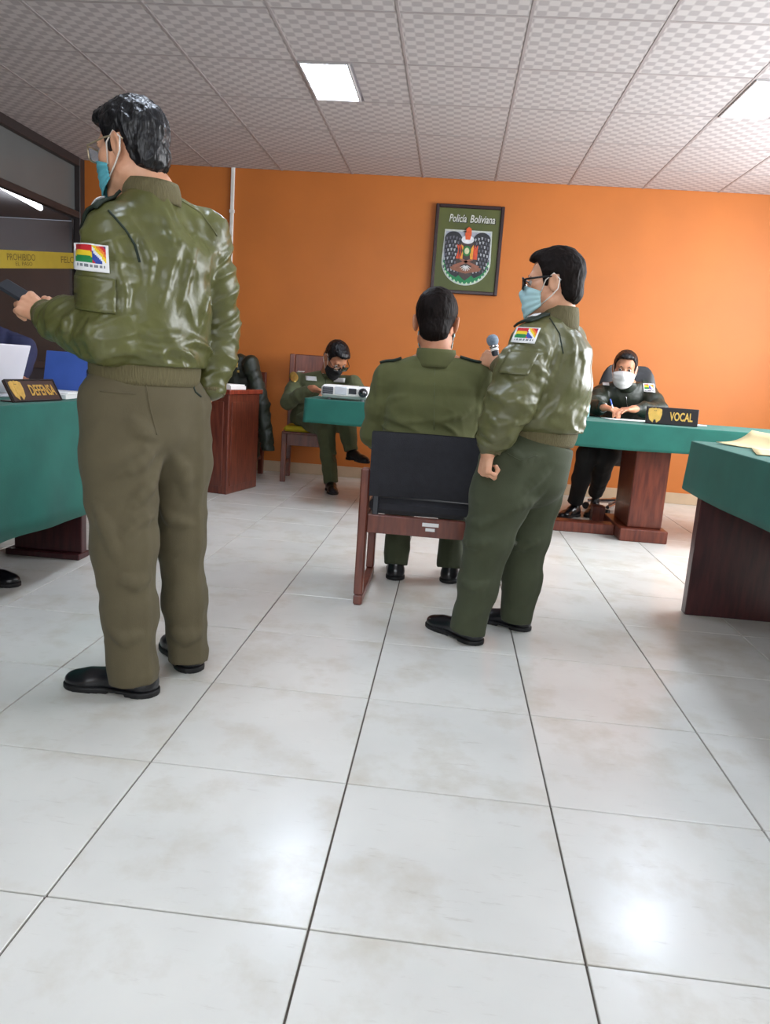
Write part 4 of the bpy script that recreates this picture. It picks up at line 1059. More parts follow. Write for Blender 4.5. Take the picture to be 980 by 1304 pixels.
def ridges(f, lines, Y, r=.016, sink=.006, k=.018):
    """fabric folds: soft ridges along pixel polylines laid on the surface of f"""
    fs = []
    for ln in lines:
        P = []
        for a, b in zip(ln[:-1], ln[1:]):
            for q in range(3): P.append(J(a[0] + (b[0] - a[0]) * q / 3, a[1] + (b[1] - a[1]) * q / 3, Y))
        P.append(J(*ln[-1], Y)); P = np.array(P); D = CAM - P; D /= np.linalg.norm(D, axis=1)[:, None]
        P = march(f, P + D * .25, -D, 60, -sink, .6); n = len(P) - 1
        rr = [max(.003, r * math.sin(math.pi * (i + .6) / (n + 1.2))) for i in range(n + 1)]
        c = P.mean(0); fs.append(bounded(chain(list(P), rr, .008), c, max(np.linalg.norm(P - c, axis=1)) + .05))
    g = union(fs, .004)
    return lambda P: smin(f(P), g(P), k)
def lerp(a, b, t): return np.asarray(a) + (np.asarray(b) - np.asarray(a)) * t
def trouser_fn(waist, R, F, w, d, legs, folds=.006, seed=0):
    """waist: list of centres from belt to crotch with half widths w and depths d; legs: (pts hip..hem, radii)"""
    fs = [loft(waist, w, d, R, F)]
    for k, (pts, rs) in enumerate(legs):
        fs.append(chain(pts, rs, .03, fold=(folds, 7.5, 5, seed + k * 3.3), crease=(R, .006)))
    body = union(fs, .035)
    for pts, rs in legs:
        hem = np.asarray(pts[-1]); ax = unit(np.asarray(pts[-1]) - pts[-2])
        pl = plane(hem, ax); body = (lambda b, p_, hm: lambda P: np.where(((P - hm) ** 2).sum(1) < .16 ** 2, np.maximum(b(P), p_(P)), b(P)))(body, pl, hem)
    top = plane(np.asarray(waist[0]), unit(np.asarray(waist[0]) - waist[1]))
    b2 = body
    return lambda P: np.maximum(b2(P), np.where(((P - waist[0]) ** 2).sum(1) < .45 ** 2, top(P), -1))
def view(c): return unit(CAM - np.asarray(c, float))
def torso_folds(base, c, R, F, zb, a1, a2, seed, zcut=None, shear=4.0):
    c = np.asarray(c, np.float32); R = R.astype(np.float32); F = F.astype(np.float32)
    def f(P):
        D = base(P); nr = np.abs(D) < .04
        if nr.any():
            Q = P[nr] - c; u = Q @ R; v = Q @ F; z = Q[:, 2]
            q = np.stack([u * 9 + z * shear, v * 4, z * 3.4 - u * 2.5], 1).astype(np.float32) + np.float32(seed)
            low = np.exp(-((P[nr][:, 2] - zb - .03) / .055) ** 2)
            q2 = np.stack([u * 7, v * 6, z * 24 + 5 * u], 1).astype(np.float32) + np.float32(seed * .7)
            D[nr] -= a1 * ((ridge(q) - .4) + .45 * (ridge(q * np.float32(2.1) + 9) - .4)) + a2 * low * (ridge(q2) - .4)
        if zcut is not None: D = np.maximum(D, zcut - P[:, 2])
        return D
    return f

# ---------------------------------------------------------------- officer standing at the left desk (back to the viewer)
p = Person('officer in olive bomber jacket and glasses standing with a handset at the left desk', (.33, 1.45, 0), 62, .0045)
F1, R1 = p.F, p.R; Yc = 1.47
neck = J(195, 246, Yc); shL = J(142, 296, 1.35); shR = J(262, 300, 1.61)
elL = J(138, 428, 1.31); wrL = J(58, 402, 1.40); elR = J(277, 420, 1.68); wrR = J(268, 490, 1.62)
p.head(J(168, 195, 1.46), 73, -10, 0, .97, neck)
p.limb([neck, J(200, 330, Yc), J(188, 470, Yc), J(186, 530, Yc)], [.055, .08, .08, .07]); p.limb([neck, shL], [.04, .03]); p.limb([neck, shR], [.04, .03])
p.limb([shL, elL, wrL], [.035, .032, .028]); p.limb([shR, elR, wrR], [.035, .032, .028])
hL = J(148, 520, 1.40); hR = J(226, 520, 1.55); knL = J(158, 690, 1.37); knR = J(231, 685, 1.58); anL = J(170, 866, 1.36); anR = J(238, 840, 1.57)
p.limb([J(186, 530, Yc), hL, knL, lerp(knL, anL, .9)], [.06, .05, .04, .03]); p.limb([J(186, 530, Yc), hR, knR, lerp(knR, anR, .9)], [.06, .05, .04, .03])
fL = unit(J(22, 386, 1.43) - wrL)
p.hand(wrL, unit(fL + A(0, 0, .12)), unit(A(.25, .75, -.6)), 'L', curl=(35, 55, 40), size=1.0, thumb=.7)
p.hand(wrR, unit(A(-.25, .1, -1)), unit(A(-.8, -.3, 0)), 'R', curl=(25, 35, 25), size=.95)
p.body(M_skin_l)
p.hair(M_hair, top=.020, side=.012, front=.014, rough=.006); p.face()
p.mask(M_mask_t, ztop=-.008, lab='light teal surgical mask'); p.glasses(mat('pale_metal_frame', (206, 190, 160), .3, metal=.7), rim=.0026)
zc = J(187, 465, Yc)[2]
jk = union([loft([J(186, 468, Yc), J(187, 446, Yc), J(192, 385, Yc), J(198, 330, Yc), J(200, 292, Yc)], [.160, .186, .186, .188, .150], [.125, .150, .140, .125, .075], R1, F1),
            cone(lerp(neck, shL, .1) - Z * .02, shL, .050, .066), cone(lerp(neck, shR, .1) - Z * .02, shR, .050, .066)], .05)
jk = torso_folds(jk, J(193, 380, Yc), R1, F1, zc, .015, .020, 7.3, zc)
slL = chain([shL, lerp(shL, elL, .45), elL, lerp(elL, wrL, .5), wrL - (wrL - elL) * .04], [.070, .076, .074, .068, .050], .03, fold=(.017, 21, 8, 1.7))
slR = chain([shR, lerp(shR, elR, .5), elR, lerp(elR, wrR, .5), wrR], [.068, .072, .066, .060, .046], .03, fold=(.015, 21, 8, 5.2))
jf = union([jk, slL, slR], .016)
jf = ridges(jf, [[(250, 300), (238, 350), (226, 400)], [(236, 290), (214, 350), (205, 390)], [(264, 330), (262, 380), (250, 430)], [(178, 300), (190, 330), (186, 372)], [(205, 262), (214, 290), (222, 330)],
    [(60, 428), (68, 412), (80, 404)], [(72, 432), (84, 418), (86, 398)], [(96, 436), (112, 424), (118, 404)], [(150, 340), (158, 372), (156, 410)], [(170, 420), (200, 430), (240, 426)], [(130, 450), (180, 446), (215, 452)], [(222, 440), (245, 434), (262, 440)], [(140, 300), (150, 330), (148, 350)]], Yc, .013, .005, .010)
jf = sub(jf, cone(neck + Z * .03, neck + Z * .2, .060, .075), .01)
lo, hi = bounds([shL, shR, elL, elR, wrL, wrR, J(187, 468, Yc), neck], .15)
jo = p.part('jacket', jf, lo, hi, .0056, M_satin, label='shiny olive satin bomber jacket')
ob('collar', band_geo(neck + A(0, 0, -.032), R1, F1, .070, .068, .060, .012, unit(Z + F1 * .15 - R1 * .02), -.002), M_rib, jo, smooth=True)
ob('waistband', band_geo(J(186, 489, Yc), R1, F1, .152, .122, .066, .014, flare=.006, wob=.003), M_rib, jo, smooth=True)
ax = unit(wrL - elL); u_ = unit(np.cross(ax, Z)); ob('cuff', band_geo(wrL - ax * .045, u_, np.cross(ax, u_), .034, .034, .05, .012, ax), M_rib, jo, smooth=True)
ax = unit(wrR - elR); u_ = unit(np.cross(ax, F1)); ob('cuff', band_geo(wrR - ax * .02, u_, np.cross(ax, u_), .036, .036, .05, .012, ax), M_rib, jo, smooth=True)
pc1 = J(116, 328, 1.30); oL = view(pc1); xL = unit(np.cross(oL, -Z)); xL = xL if xL[0] > 0 else -xL; yL = np.cross(oL, xL); yL = yL if yL[2] > 0 else -yL
conform('flag_patch', jo, jf, pc1, oL, xL, unit(yL - xL * .04), .086, .068, 26, 20, flag_fn, FLAGM, .004, label='white-edged flag patch')
conform('sleeve_pocket', jo, jf, J(122, 374, 1.30), oL, xL, yL, .095, .088, 10, 10, None, [M_satin], .003, thick=.007)
seam(jo, jf, [J(101, 354, 1.27), J(104, 394, 1.27)], oL, .003, M_darkgrey, 'pocket_zip')
conform('epaulette', jo, jf, J(130, 256, 1.36), unit(Z + oL * .5), unit(J(112, 262, 1.30) - J(150, 246, 1.42)), F1, .115, .062, 10, 5, None, [M_epau], .004, thick=.008, label='dark green shoulder strap')
conform('rank_star', jo, jf, J(125, 255, 1.36), unit(Z + oL * .5), unit(J(112, 262, 1.30) - J(150, 246, 1.42)), F1, .038, .026, 5, 3, None, [M_flw], .014, thick=.003)
seam(jo, jf, [J(138, 268, 1.3), J(160, 293, 1.3), J(172, 312, 1.3), J(178, 334, 1.3)], oL, .0035, M_epau, 'armhole_seam')
seam(jo, jf, [J(232, 256, 1.5), J(258, 270, 1.5), J(281, 300, 1.5)], oL, .0022, M_satin2, 'shoulder_seam')
wa = [J(186, 472, Yc), J(184, 502, Yc), J(187, 545, Yc + .005)]
legL = [hL, lerp(hL, knL, .4), knL, lerp(knL, anL, .5), anL]; legR = [hR, lerp(hR, knR, .4), knR, lerp(knR, anR, .5), anR]
tf = trouser_fn(wa, R1, F1, [.148, .166, .160], [.118, .134, .130], [(legL, [.104, .104, .092, .076, .070]), (legR, [.098, .094, .074, .066, .064])], .011, 4.4)
tf = ridges(tf, [[(203, 562), (176, 588), (140, 606)], [(204, 580), (186, 622), (160, 650)], [(199, 652), (172, 664), (148, 692)], [(122, 640), (140, 676), (150, 716)], [(212, 566), (232, 596), (240, 640)],
    [(206, 640), (220, 660), (246, 668)], [(150, 735), (172, 742), (192, 732)], [(140, 800), (160, 812), (185, 806)], [(216, 800), (236, 812), (258, 804)], [(160, 530), (180, 548), (198, 556)]], Yc, .024, .009, .012)
lo, hi = bounds([hL, hR, knL, knR, anL, anR, wa[0]], .15)
to = p.part('trousers', tf, lo, hi, .0060, M_trouser, label='brown-olive wool trousers')
seam(to, tf, [J(187, 492, 1.3), J(193, 525, 1.3), J(202, 560, 1.3)], oL, .0022, M_trouser, 'back_seam')
seam(to, tf, [J(249, 492, 1.4), J(254, 506, 1.4), J(263, 514, 1.4)], oL, .003, M_epau, 'pocket_welt')
seam(to, tf, [J(128, 506, 1.2), J(176, 512, 1.2)], oL, .0028, M_trouser, 'pocket_welt')
p.shoe(gp(197, 884), gp(84, 872)); p.shoe(gp(246, 856), gp(246, 856) + A(-.17, .22, 0))
fd = unit(fL + A(0, 0, .12)); sd_ = unit(np.cross(A(.2, .5, -.8), fd))
t = ob('handset', G().box((-.06, -.022, -.007), (.06, .022, .007), .005, TR(wrL + fd * .135 + A(.0, .02, .012), fd, sd_, np.cross(fd, sd_))).box((-.05, -.016, .007), (.045, .016, .008), .0005, TR(wrL + fd * .135 + A(.0, .02, .012), fd, sd_, np.cross(fd, sd_))), M_darkgrey)
tag(t, 'small dark handset held by the officer standing at the left desk', 'handset')

# ---------------------------------------------------------------- officer standing beside the seated man (profile)
p = Person('officer in olive bomber jacket, dark glasses and blue mask standing beside the seated man', (1.46, 2.2, 0), 62, .0048)
F2, R2 = p.F, p.R; Yc = 2.22
neck = J(712, 402, Yc); shL = J(677, 438, 2.10); shR = J(722, 436, 2.36)
elL = J(650, 512, 2.03); wrL = J(622, 572, 2.02); elR = J(672, 505, 2.48); wrR = J(634, 462, 2.60)
p.head(J(705, 364, 2.21), 74, -4, 0, .98, neck)
p.limb([neck, J(704, 470, Yc), J(686, 545, Yc), J(672, 585, Yc)], [.055, .085, .09, .08]); p.limb([neck, shL], [.04, .03]); p.limb([neck, shR], [.04, .03])
p.limb([shL, elL, wrL], [.035, .032, .027]); p.limb([shR, elR, wrR], [.035, .032, .027])
hL = J(648, 592, 2.14); hR = J(684, 592, 2.30); knL = J(622, 685, 2.09); knR = J(671, 682, 2.29); anL = J(594, 803, 2.10); anR = J(656, 790, 2.30)
p.limb([J(672, 585, Yc), hL, knL, lerp(knL, anL, .9)], [.07, .055, .04, .03]); p.limb([J(672, 585, Yc), hR, knR, lerp(knR, anR, .9)], [.07, .055, .04, .03])
p.hand(wrL, unit(A(-.10, -.02, -1)), unit(A(.85, .35, -.1)), 'L', curl=(72, 88, 55), size=.98, thumb=.95)
mic0 = J(627, 434, 2.62); micd = unit(J(627, 434, 2.62) - J(633, 462, 2.60)); 
hd2 = unit(A(-.75, .55, .25))
p.hand(wrR, hd2, unit(np.cross(hd2, micd)), 'R', curl=(60, 70, 50), size=.9, thumb=.8)
p.body(M_skin_l)
p.hair(M_hair_b, top=.014, side=.008, front=.004, rough=.003); p.face()
p.mask(M_mask_b, ztop=.004, bulge=.014, lab='pale blue surgical mask'); p.glasses(mat('black_glasses', (20, 20, 22), .3), rim=.0042)
zc = J(690, 548, Yc)[2]
jk = union([loft([J(686, 550, Yc), J(690, 532, Yc), J(700, 490, Yc), J(706, 450, Yc), J(704, 428, Yc)], [.150, .175, .182, .178, .140], [.128, .150, .150, .128, .075], R2, F2),
            cone(lerp(neck, shL, .2) - Z * .02, shL, .036, .064), cone(lerp(neck, shR, .2) - Z * .02, shR, .036, .064)], .05)
jk = torso_folds(jk, J(703, 480, Yc), R2, F2, zc, .013, .018, 3.1, zc, -4.0)
slL = chain([shL, lerp(shL, elL, .45), elL, lerp(elL, wrL, .55), wrL + (elL - wrL) * .10], [.074, .088, .086, .070, .050], .03, fold=(.015, 21, 8, 2.9))
slR = chain([shR, lerp(shR, elR, .5), elR, lerp(elR, wrR, .5), wrR + (elR - wrR) * .2], [.068, .072, .068, .060, .046], .03, fold=(.013, 21, 8, 6.2))
jf = union([jk, slL, slR], .016)
jf = ridges(jf, [[(722, 420), (730, 440), (728, 470)], [(735, 430), (742, 460), (736, 500)], [(712, 440), (704, 470), (690, 500)], [(704, 478), (694, 506), (680, 530)], [(716, 500), (706, 522), (690, 534)], [(640, 470), (656, 482), (684, 474)], [(622, 500), (645, 512), (676, 506)],
    [(618, 530), (636, 542), (662, 536)], [(616, 552), (630, 560), (648, 552)], [(690, 420), (697, 444), (692, 466)], [(700, 530), (718, 524), (732, 512)]], Yc, .012, .005, .010)
jf = sub(jf, cone(neck + Z * .03, neck + Z * .2, .058, .072), .01)
lo, hi = bounds([shL, shR, elL, elR, wrL, wrR, J(690, 552, Yc), neck], .15)
jo = p.part('jacket', jf, lo, hi, .0062, M_satin2, label='olive satin bomber jacket')
ob('collar', band_geo(neck + A(0, 0, -.055), R2, F2, .068, .066, .086, .012, unit(Z + F2 * .06), -.004), M_rib, jo, smooth=True)
ob('waistband', band_geo(J(682, 566, Yc), R2, F2, .140, .128, .066, .014, unit(Z - F2 * .12), flare=.006, wob=.003), M_rib, jo, smooth=True)
ax = unit(wrL - elL); u_ = unit(np.cross(ax, F2)); ob('cuff', band_geo(wrL - ax * .045, u_, np.cross(ax, u_), .034, .036, .05, .012, ax), M_rib, jo, smooth=True)
ax = unit(wrR - elR); u_ = unit(np.cross(ax, Z)); ob('cuff', band_geo(wrR - ax * .05, u_, np.cross(ax, u_), .034, .034, .05, .012, ax), M_rib, jo, smooth=True)
c_ = J(669, 427, 2.04); oL = view(c_); xL = unit(np.cross(Z, oL)); xL = xL if xL[0] > 0 else -xL; yL = np.cross(oL, xL); yL = yL if yL[2] > 0 else -yL
conform('flag_patch', jo, jf, c_, oL, xL, unit(yL + xL * .3), .082, .056, 26, 20, flag_fn, FLAGM, .004, label='white-edged flag patch')
conform('sleeve_pocket', jo, jf, J(660, 462, 2.0), oL, xL, unit(yL + xL * .4), .10, .085, 10, 10, None, [M_satin2], .003, thick=.006)
conform('epaulette', jo, jf, J(678, 404, 2.12), unit(Z + oL * .6), unit(J(660, 410, 2.06) - J(694, 400, 2.16)), F2, .11, .058, 10, 5, None, [M_epau], .004, thick=.008, label='dark green shoulder strap')
conform('rank_star', jo, jf, J(680, 399, 2.12), unit(Z + oL * .6), unit(J(660, 410, 2.06) - J(694, 400, 2.16)), F2, .035, .028, 5, 3, None, [M_flw], .014, thick=.003)
seam(jo, jf, [J(700, 405, 2.1), J(712, 425, 2.1), J(716, 450, 2.1)], oL, .0025, M_epau, 'armhole_seam')
wa = [J(684, 556, Yc), J(676, 575, Yc), J(668, 605, Yc)]
legL = [hL, lerp(hL, knL, .45), knL, lerp(knL, anL, .5), anL]; legR = [hR, lerp(hR, knR, .45), knR, lerp(knR, anR, .5), anR]
tf = trouser_fn(wa, R2, F2, [.145, .165, .160], [.128, .155, .165], [(legL, [.118, .110, .086, .072, .064]), (legR, [.112, .104, .084, .076, .064])], .010, 9.4)
tf = ridges(tf, [[(700, 596), (680, 612), (660, 632)], [(694, 620), (672, 640), (650, 650)], [(588, 688), (606, 694), (630, 688)], [(590, 660), (612, 668), (640, 656)], [(650, 690), (668, 696), (688, 686)], [(586, 740), (604, 748), (622, 742)], [(640, 566), (662, 586), (690, 580)]], Yc, .019, .007, .012)
lo, hi = bounds([hL, hR, knL, knR, anL, anR, wa[0]], .17)
to = p.part('trousers', tf, lo, hi, .0066, M_trouser2, label='olive green wool trousers')
seam(to, tf, [J(646, 578, 2.0), J(662, 587, 2.0), J(684, 580, 2.0)], view(J(665, 580, 2)), .0024, M_trouser2, 'pocket_welt')
p.shoe(gp(609, 821), gp(545, 795)); p.shoe(gp(672, 803), gp(672, 803) + A(-.235, .10, 0))
t = thing('microphone', 'handheld microphone with a grey-blue mesh head beside the seated man', 'microphone', mic0 - micd * .05)
Tm = np.stack([unit(np.cross(micd, A(0, 1, 0))), np.cross(micd, unit(np.cross(micd, A(0, 1, 0)))), micd], 1)
ob('grille', G().lathe([(.014, -.022), (.022, -.014), (.026, 0), (.024, .014), (.014, .024), (.001, .028)], 18, TR(mic0, Tm[:, 0], Tm[:, 1], Tm[:, 2])), M_foam, t, smooth=True)
ob('collar_ring', G().lathe([(.018, -.032), (.020, -.030), (.020, -.022), (.016, -.020)], 18, TR(mic0, Tm[:, 0], Tm[:, 1], Tm[:, 2])), M_chrome, t, smooth=True)
ob('handle', G().lathe([(.011, -.19), (.013, -.185), (.016, -.05), (.017, -.032)], 16, TR(mic0, Tm[:, 0], Tm[:, 1], Tm[:, 2])), M_darkgrey, t, smooth=True)
ob('stripe', G().lathe([(.0165, -.046), (.0175, -.044), (.0175, -.036), (.0165, -.034)], 16, TR(mic0, Tm[:, 0], Tm[:, 1], Tm[:, 2])), M_white, t, smooth=True)

# ---------------------------------------------------------------- seated man in the middle, back to the viewer
p = Person('man in olive uniform tunic seated on the black upholstered chair', (1.10, 2.70, 0), 0, .0055)
F3, R3 = p.F, p.R; Yc = 2.66
neck = J(555, 452, Yc); shL = J(494, 480, Yc); shR = J(612, 482, Yc); elL = J(476, 552, 2.72); elR = J(618, 556, 2.72)
wrL = A(.93, 2.98, .60); wrR = A(1.28, 2.98, .60)
p.head(J(555, 413, 2.70), -4, -4, 0, 1.13, neck)
pel = A(1.11, 2.70, .585)
p.limb([neck, lerp(neck, pel, .5), pel], [.055, .09, .09]); p.limb([neck, shL], [.04, .04]); p.limb([neck, shR], [.04, .04])
p.limb([shL, elL, wrL], [.04, .034, .027]); p.limb([shR, elR, wrR], [.04, .034, .027])
hL = A(1.01, 2.72, .575); hR = A(1.21, 2.72, .575); knL = A(.965, 3.06, .53); knR = A(1.235, 3.07, .53)
g0, g1 = gp(503, 738), gp(570, 742); anL = A(g0[0] - .005, g0[1] + .030, .068); anR = A(g1[0], g1[1] + .030, .068)
p.limb([pel, hL, knL, anL], [.07, .05, .045, .032]); p.limb([pel, hR, knR, anR], [.07, .05, .045, .032])
p.hand(wrL, unit(A(.35, .8, -.3)), A(0, 0, -1), 'L'); p.hand(wrR, unit(A(-.35, .8, -.3)), A(0, 0, -1), 'R')
p.body(M_skin); p.hair(M_hair_b, top=.010, side=.006, front=0, rough=.0025, line=[-.088, -.084, -.066, -.035, .030, .030, -.008, -.008, .045, .082, .092]); p.face()
p.mask(M_mask_b, straps=False, lab='pale blue surgical mask')
zc = .50
jk = union([loft([A(1.10, 2.66, .52), J(545, 560, Yc), J(551, 520, Yc), J(553, 490, Yc), J(555, 472, Yc)], [.190, .200, .215, .205, .160], [.135, .132, .125, .11, .074], R3, F3),
            cone(lerp(neck, shL, .2) - Z * .02, shL, .036, .058), cone(lerp(neck, shR, .2) - Z * .02, shR, .036, .058)], .04)
jk = torso_folds(jk, J(552, 510, Yc), R3, F3, J(550, 548, Yc)[2], .004, .014, 1.1, zc, 2.0)
sl = [chain([a, lerp(a, b, .5), b, lerp(b, c, .5), c - (c - b) * .1], [.062, .064, .060, .056, .044], .03, fold=(.008, 15, 6, sd)) for a, b, c, sd in ((shL, elL, wrL, 1.2), (shR, elR, wrR, 4.2))]
jf = sub(union([jk] + sl, .014), cone(neck + Z * .02, neck + Z * .2, .060, .072), .01)
jf = ridges(jf, [[(480, 520), (498, 509), (520, 503)], [(484, 470), (482, 500), (480, 540)], [(488, 530), (515, 538), (545, 536)], [(600, 520), (585, 530), (560, 536)], [(614, 480), (608, 510), (604, 545)]], Yc, .012, .006, .012)
lo, hi = bounds([shL, shR, elL, elR, wrL, wrR, A(1.1, 2.6, .5), neck], .14)
jo = p.part('tunic', jf, lo, hi, .0062, M_tunic, label='matte olive uniform tunic')
ob('collar', band_geo(neck + A(0, 0, -.055), R3, F3, .084, .082, .080, .008, unit(Z + F3 * .06), -.006), M_tunic, jo, smooth=True)
for sx, s0, s1 in ((-1, J(508, 455, Yc), J(488, 460, Yc)), (1, J(588, 455, Yc), J(610, 460, Yc))):
    conform('epaulette', jo, jf, lerp(s0, s1, .5), unit(Z - F3 * .3), unit(s1 - s0), F3, .095, .055, 8, 4, None, [M_epau], .003, thick=.008, label='dark green shoulder strap')
seam(jo, jf, [J(553, 452, 2.5), J(552, 548, 2.5)], A(0, -1, 0), .0012, M_tunic_d, 'back_seam')
wa = [A(1.11, 2.67, .66), A(1.11, 2.69, .61), A(1.11, 2.72, .575)]
tf = trouser_fn(wa, R3, F3, [.16, .17, .175], [.10, .11, .10], [([hL, lerp(hL, knL, .5), knL, lerp(knL, anL, .5), anL], [.092, .088, .078, .066, .060]), ([hR, lerp(hR, knR, .5), knR, lerp(knR, anR, .5), anR], [.092, .088, .078, .066, .060])], .008, 2.2)
lo, hi = bounds([hL, hR, knL, knR, anL, anR, wa[0]], .13)
p.part('trousers', lambda P: np.maximum(tf(P), np.where((P[:, 1] < 2.985) & (P[:, 2] > .37), .478 - P[:, 2], -1)), lo, hi, .0072, M_trouser2, label='olive green trousers')
p.shoe(g0 + A(0, -.012, 0), g0 + A(-.02, .26, 0)); p.shoe(g1 + A(0, -.012, 0), g1 + A(.03, .26, 0))

# ---------------------------------------------------------------- seated officer looking down behind the projector
p = Person('officer in olive uniform and dark mask seated looking down behind the projector', (.05, 5.75, 0), 196, .0055)
F4, R4 = p.F, p.R; Yc = 5.70
neck = J(418, 477, 5.66); shR = J(380, 484, 5.72); shL = J(450, 488, 5.60)
elR = J(367, 512, 5.54); wrR = J(398, 517, 5.30); elL = J(458, 508, 5.42); wrL = J(428, 508, 5.24)
wrR[2] = max(wrR[2], .83); wrL[2] = max(wrL[2], .83)
p.head(J(427, 457, 5.52), 222, -46, 0, 1.10, neck)
pel = A(-.03, 5.87, .575)
p.limb([neck, lerp(neck, pel, .5), pel], [.05, .09, .09]); p.limb([neck, shL], [.04, .04]); p.limb([neck, shR], [.04, .04])
p.limb([shL, elL, wrL], [.04, .034, .027]); p.limb([shR, elR, wrR], [.04, .034, .027])
hR = A(-.11, 5.82, .565); hL = A(.07, 5.86, .565); knR = A(.17, 5.46, .51); anR = J(421, 615, 5.43); knL = A(.34, 5.47, .55); anL = J(447, 574, 5.42)
p.limb([pel, hL, knL, anL], [.07, .05, .045, .032]); p.limb([pel, hR, knR, anR], [.07, .05, .045, .032])
p.hand(wrR, unit(A(.8, -.4, -.12)), unit(A(0, -.2, -1)), 'R', curl=(20, 25, 20)); p.hand(wrL, unit(A(-.7, -.5, -.1)), unit(A(0, -.2, -1)), 'L', curl=(20, 25, 20))
p.body(M_skin); p.hair(M_hair, top=.013, side=.008, front=.004); p.face(); p.mask(M_mask_k, lab='dark face mask'); p.glasses(mat('black_glasses', (20, 20, 22), .3), rim=.003)
jk = union([loft([A(-.03, 5.85, .56), lerp(pel, neck, .35), lerp(pel, neck, .74), lerp(pel, neck, .90)], [.19, .19, .20, .15], [.14, .14, .13, .085], R4, F4),
            cone(lerp(neck, shL, .2) - Z * .02, shL, .038, .058), cone(lerp(neck, shR, .2) - Z * .02, shR, .038, .058)], .04)
jk = torso_folds(jk, lerp(pel, neck, .5), R4, F4, .66, .008, .012, 5.1, .505, 3)
sl = [chain([a, lerp(a, b, .5), b, lerp(b, c, .5), c - (c - b) * .12], [.062, .066, .060, .056, .044], .03, fold=(.010, 16, 6, sd)) for a, b, c, sd in ((shL, elL, wrL, 1.9), (shR, elR, wrR, 4.9))]
jf = sub(union([jk] + sl, .014), cone(neck + Z * .01 + F4 * .02, neck + Z * .2 + F4 * .1, .056, .066), .01)
lo, hi = bounds([shL, shR, elL, elR, wrL, wrR, pel - Z * .06, neck], .14)
jo = p.part('tunic', jf, lo, hi, .0066, M_tunic_d, label='olive uniform tunic')
ob('collar', band_geo(neck + A(0, 0, -.030) + F4 * .01, R4, F4, .060, .062, .040, .007, unit(Z + F4 * .5), .002), M_tunic_d, jo, smooth=True)
ob('shirt_collar', band_geo(neck + A(0, 0, -.018) + F4 * .012, R4, F4, .054, .056, .040, .006, unit(Z + F4 * .5), .0), M_flw, jo, smooth=True)
c_ = J(374, 477, 5.5); o4 = view(c_); x4 = A(1, 0, 0)
for px, py, w, h, m, nm in ((396, 482, .092, .036, M_flw, 'name_tag'), (432, 484, .092, .036, M_flw, 'name_tag'), (374, 480, .075, .085, M_gold, 'arm_badge')):
    q = J(px, py, 5.5); conform(nm, jo, jf, q, view(q), x4, unit(Z + A(.25 * (px > 400) - .15, 0, 0)), w, h, 6, 6, None, [m], .004, lift=.16, round_=(nm == 'arm_badge'))
conform('rank_star', jo, jf, J(384, 455, 5.66), unit(Z + o4), x4, unit(A(.2, 1, .3)), .06, .03, 5, 3, None, [M_flw], .008, lift=.14)
seam(jo, jf, [J(415, 478, 5.5), J(416, 520, 5.5)], o4, .002, M_epau, 'front_seam', lift=.2)
wa = [A(-.02, 5.86, .66), A(-.02, 5.86, .61), A(-.02, 5.85, .57)]
tf = trouser_fn(wa, R4, F4, [.15, .16, .165], [.10, .11, .10], [([hL, lerp(hL, knL, .5), knL, lerp(knL, anL, .5), anL], [.088, .084, .074, .062, .056]), ([hR, lerp(hR, knR, .5), knR, lerp(knR, anR, .5), anR], [.088, .084, .074, .064, .058])], .008, 6.6)
lo, hi = bounds([hL, hR, knL, knR, anL, anR, wa[0]], .12)
p.part('trousers', lambda P: np.maximum(tf(P), np.where((P[:, 1] > 5.66) & (P[:, 2] > .38), .492 - P[:, 2], -1)), lo, hi, .0075, M_tunic_d, label='olive uniform trousers')
sh = gp(417, 617); p.shoe(A(anR[0] - .01, anR[1] + .045, 0), A(anR[0] + .06, anR[1] - .22, 0))
p.shoe_z = anL[2] - .075; p.shoe(A(anL[0] - .02, anL[1] + .035, 0), A(anL[0] + .16, anL[1] - .17, 0))

# ---------------------------------------------------------------- officer writing behind the VOCAL plate
p = Person('officer in dark green jacket and white mask writing behind the VOCAL plate', (2.6, 5.4, 0), 172, .0055)
F5, R5 = p.F, p.R
neck = J(798, 490, 5.28); shR = J(767, 499, 5.32); shL = J(826, 501, 5.28)
elR = J(752, 520, 5.13); wrR = J(768, 519, 4.93); elL = J(838, 522, 5.10); wrL = J(806, 521, 4.93)
for w_ in (wrR, wrL, elR, elL): w_[2] = max(w_[2], .835)
p.head(J(795, 471, 5.20), 168, -10, 3, 1.04, neck)
pel = A(2.62, 5.48, .585)
p.limb([neck, lerp(neck, pel, .5), pel], [.05, .09, .09]); p.limb([neck, shL], [.04, .04]); p.limb([neck, shR], [.04, .04])
p.limb([shL, elL, wrL], [.04, .034, .027]); p.limb([shR, elR, wrR], [.04, .034, .027])
hR = A(2.52, 5.44, .575); hL = A(2.71, 5.44, .575); knR = J(748, 578, 5.02); anR = J(732, 640, 5.16); knL = J(772, 580, 5.02); anL = J(758, 628, 5.34)
p.limb([pel, hL, knL, anL], [.07, .05, .045, .032]); p.limb([pel, hR, knR, anR], [.07, .05, .045, .032])
p.hand(wrR, unit(A(.7, -.6, -.06)), unit(A(.15, .1, -1)), 'R', curl=(35, 45, 30), size=.95, thumb=.8); p.hand(wrL, unit(A(-.8, -.5, -.05)), unit(A(0, 0, -1)), 'L', curl=(12, 18, 12), size=.95)
p.body(M_skin); p.hair(M_hair, top=.012, side=.008, front=.006); p.face(); p.mask(M_mask_w, ztop=.006, bulge=.022, lab='white cup-shaped respirator mask')
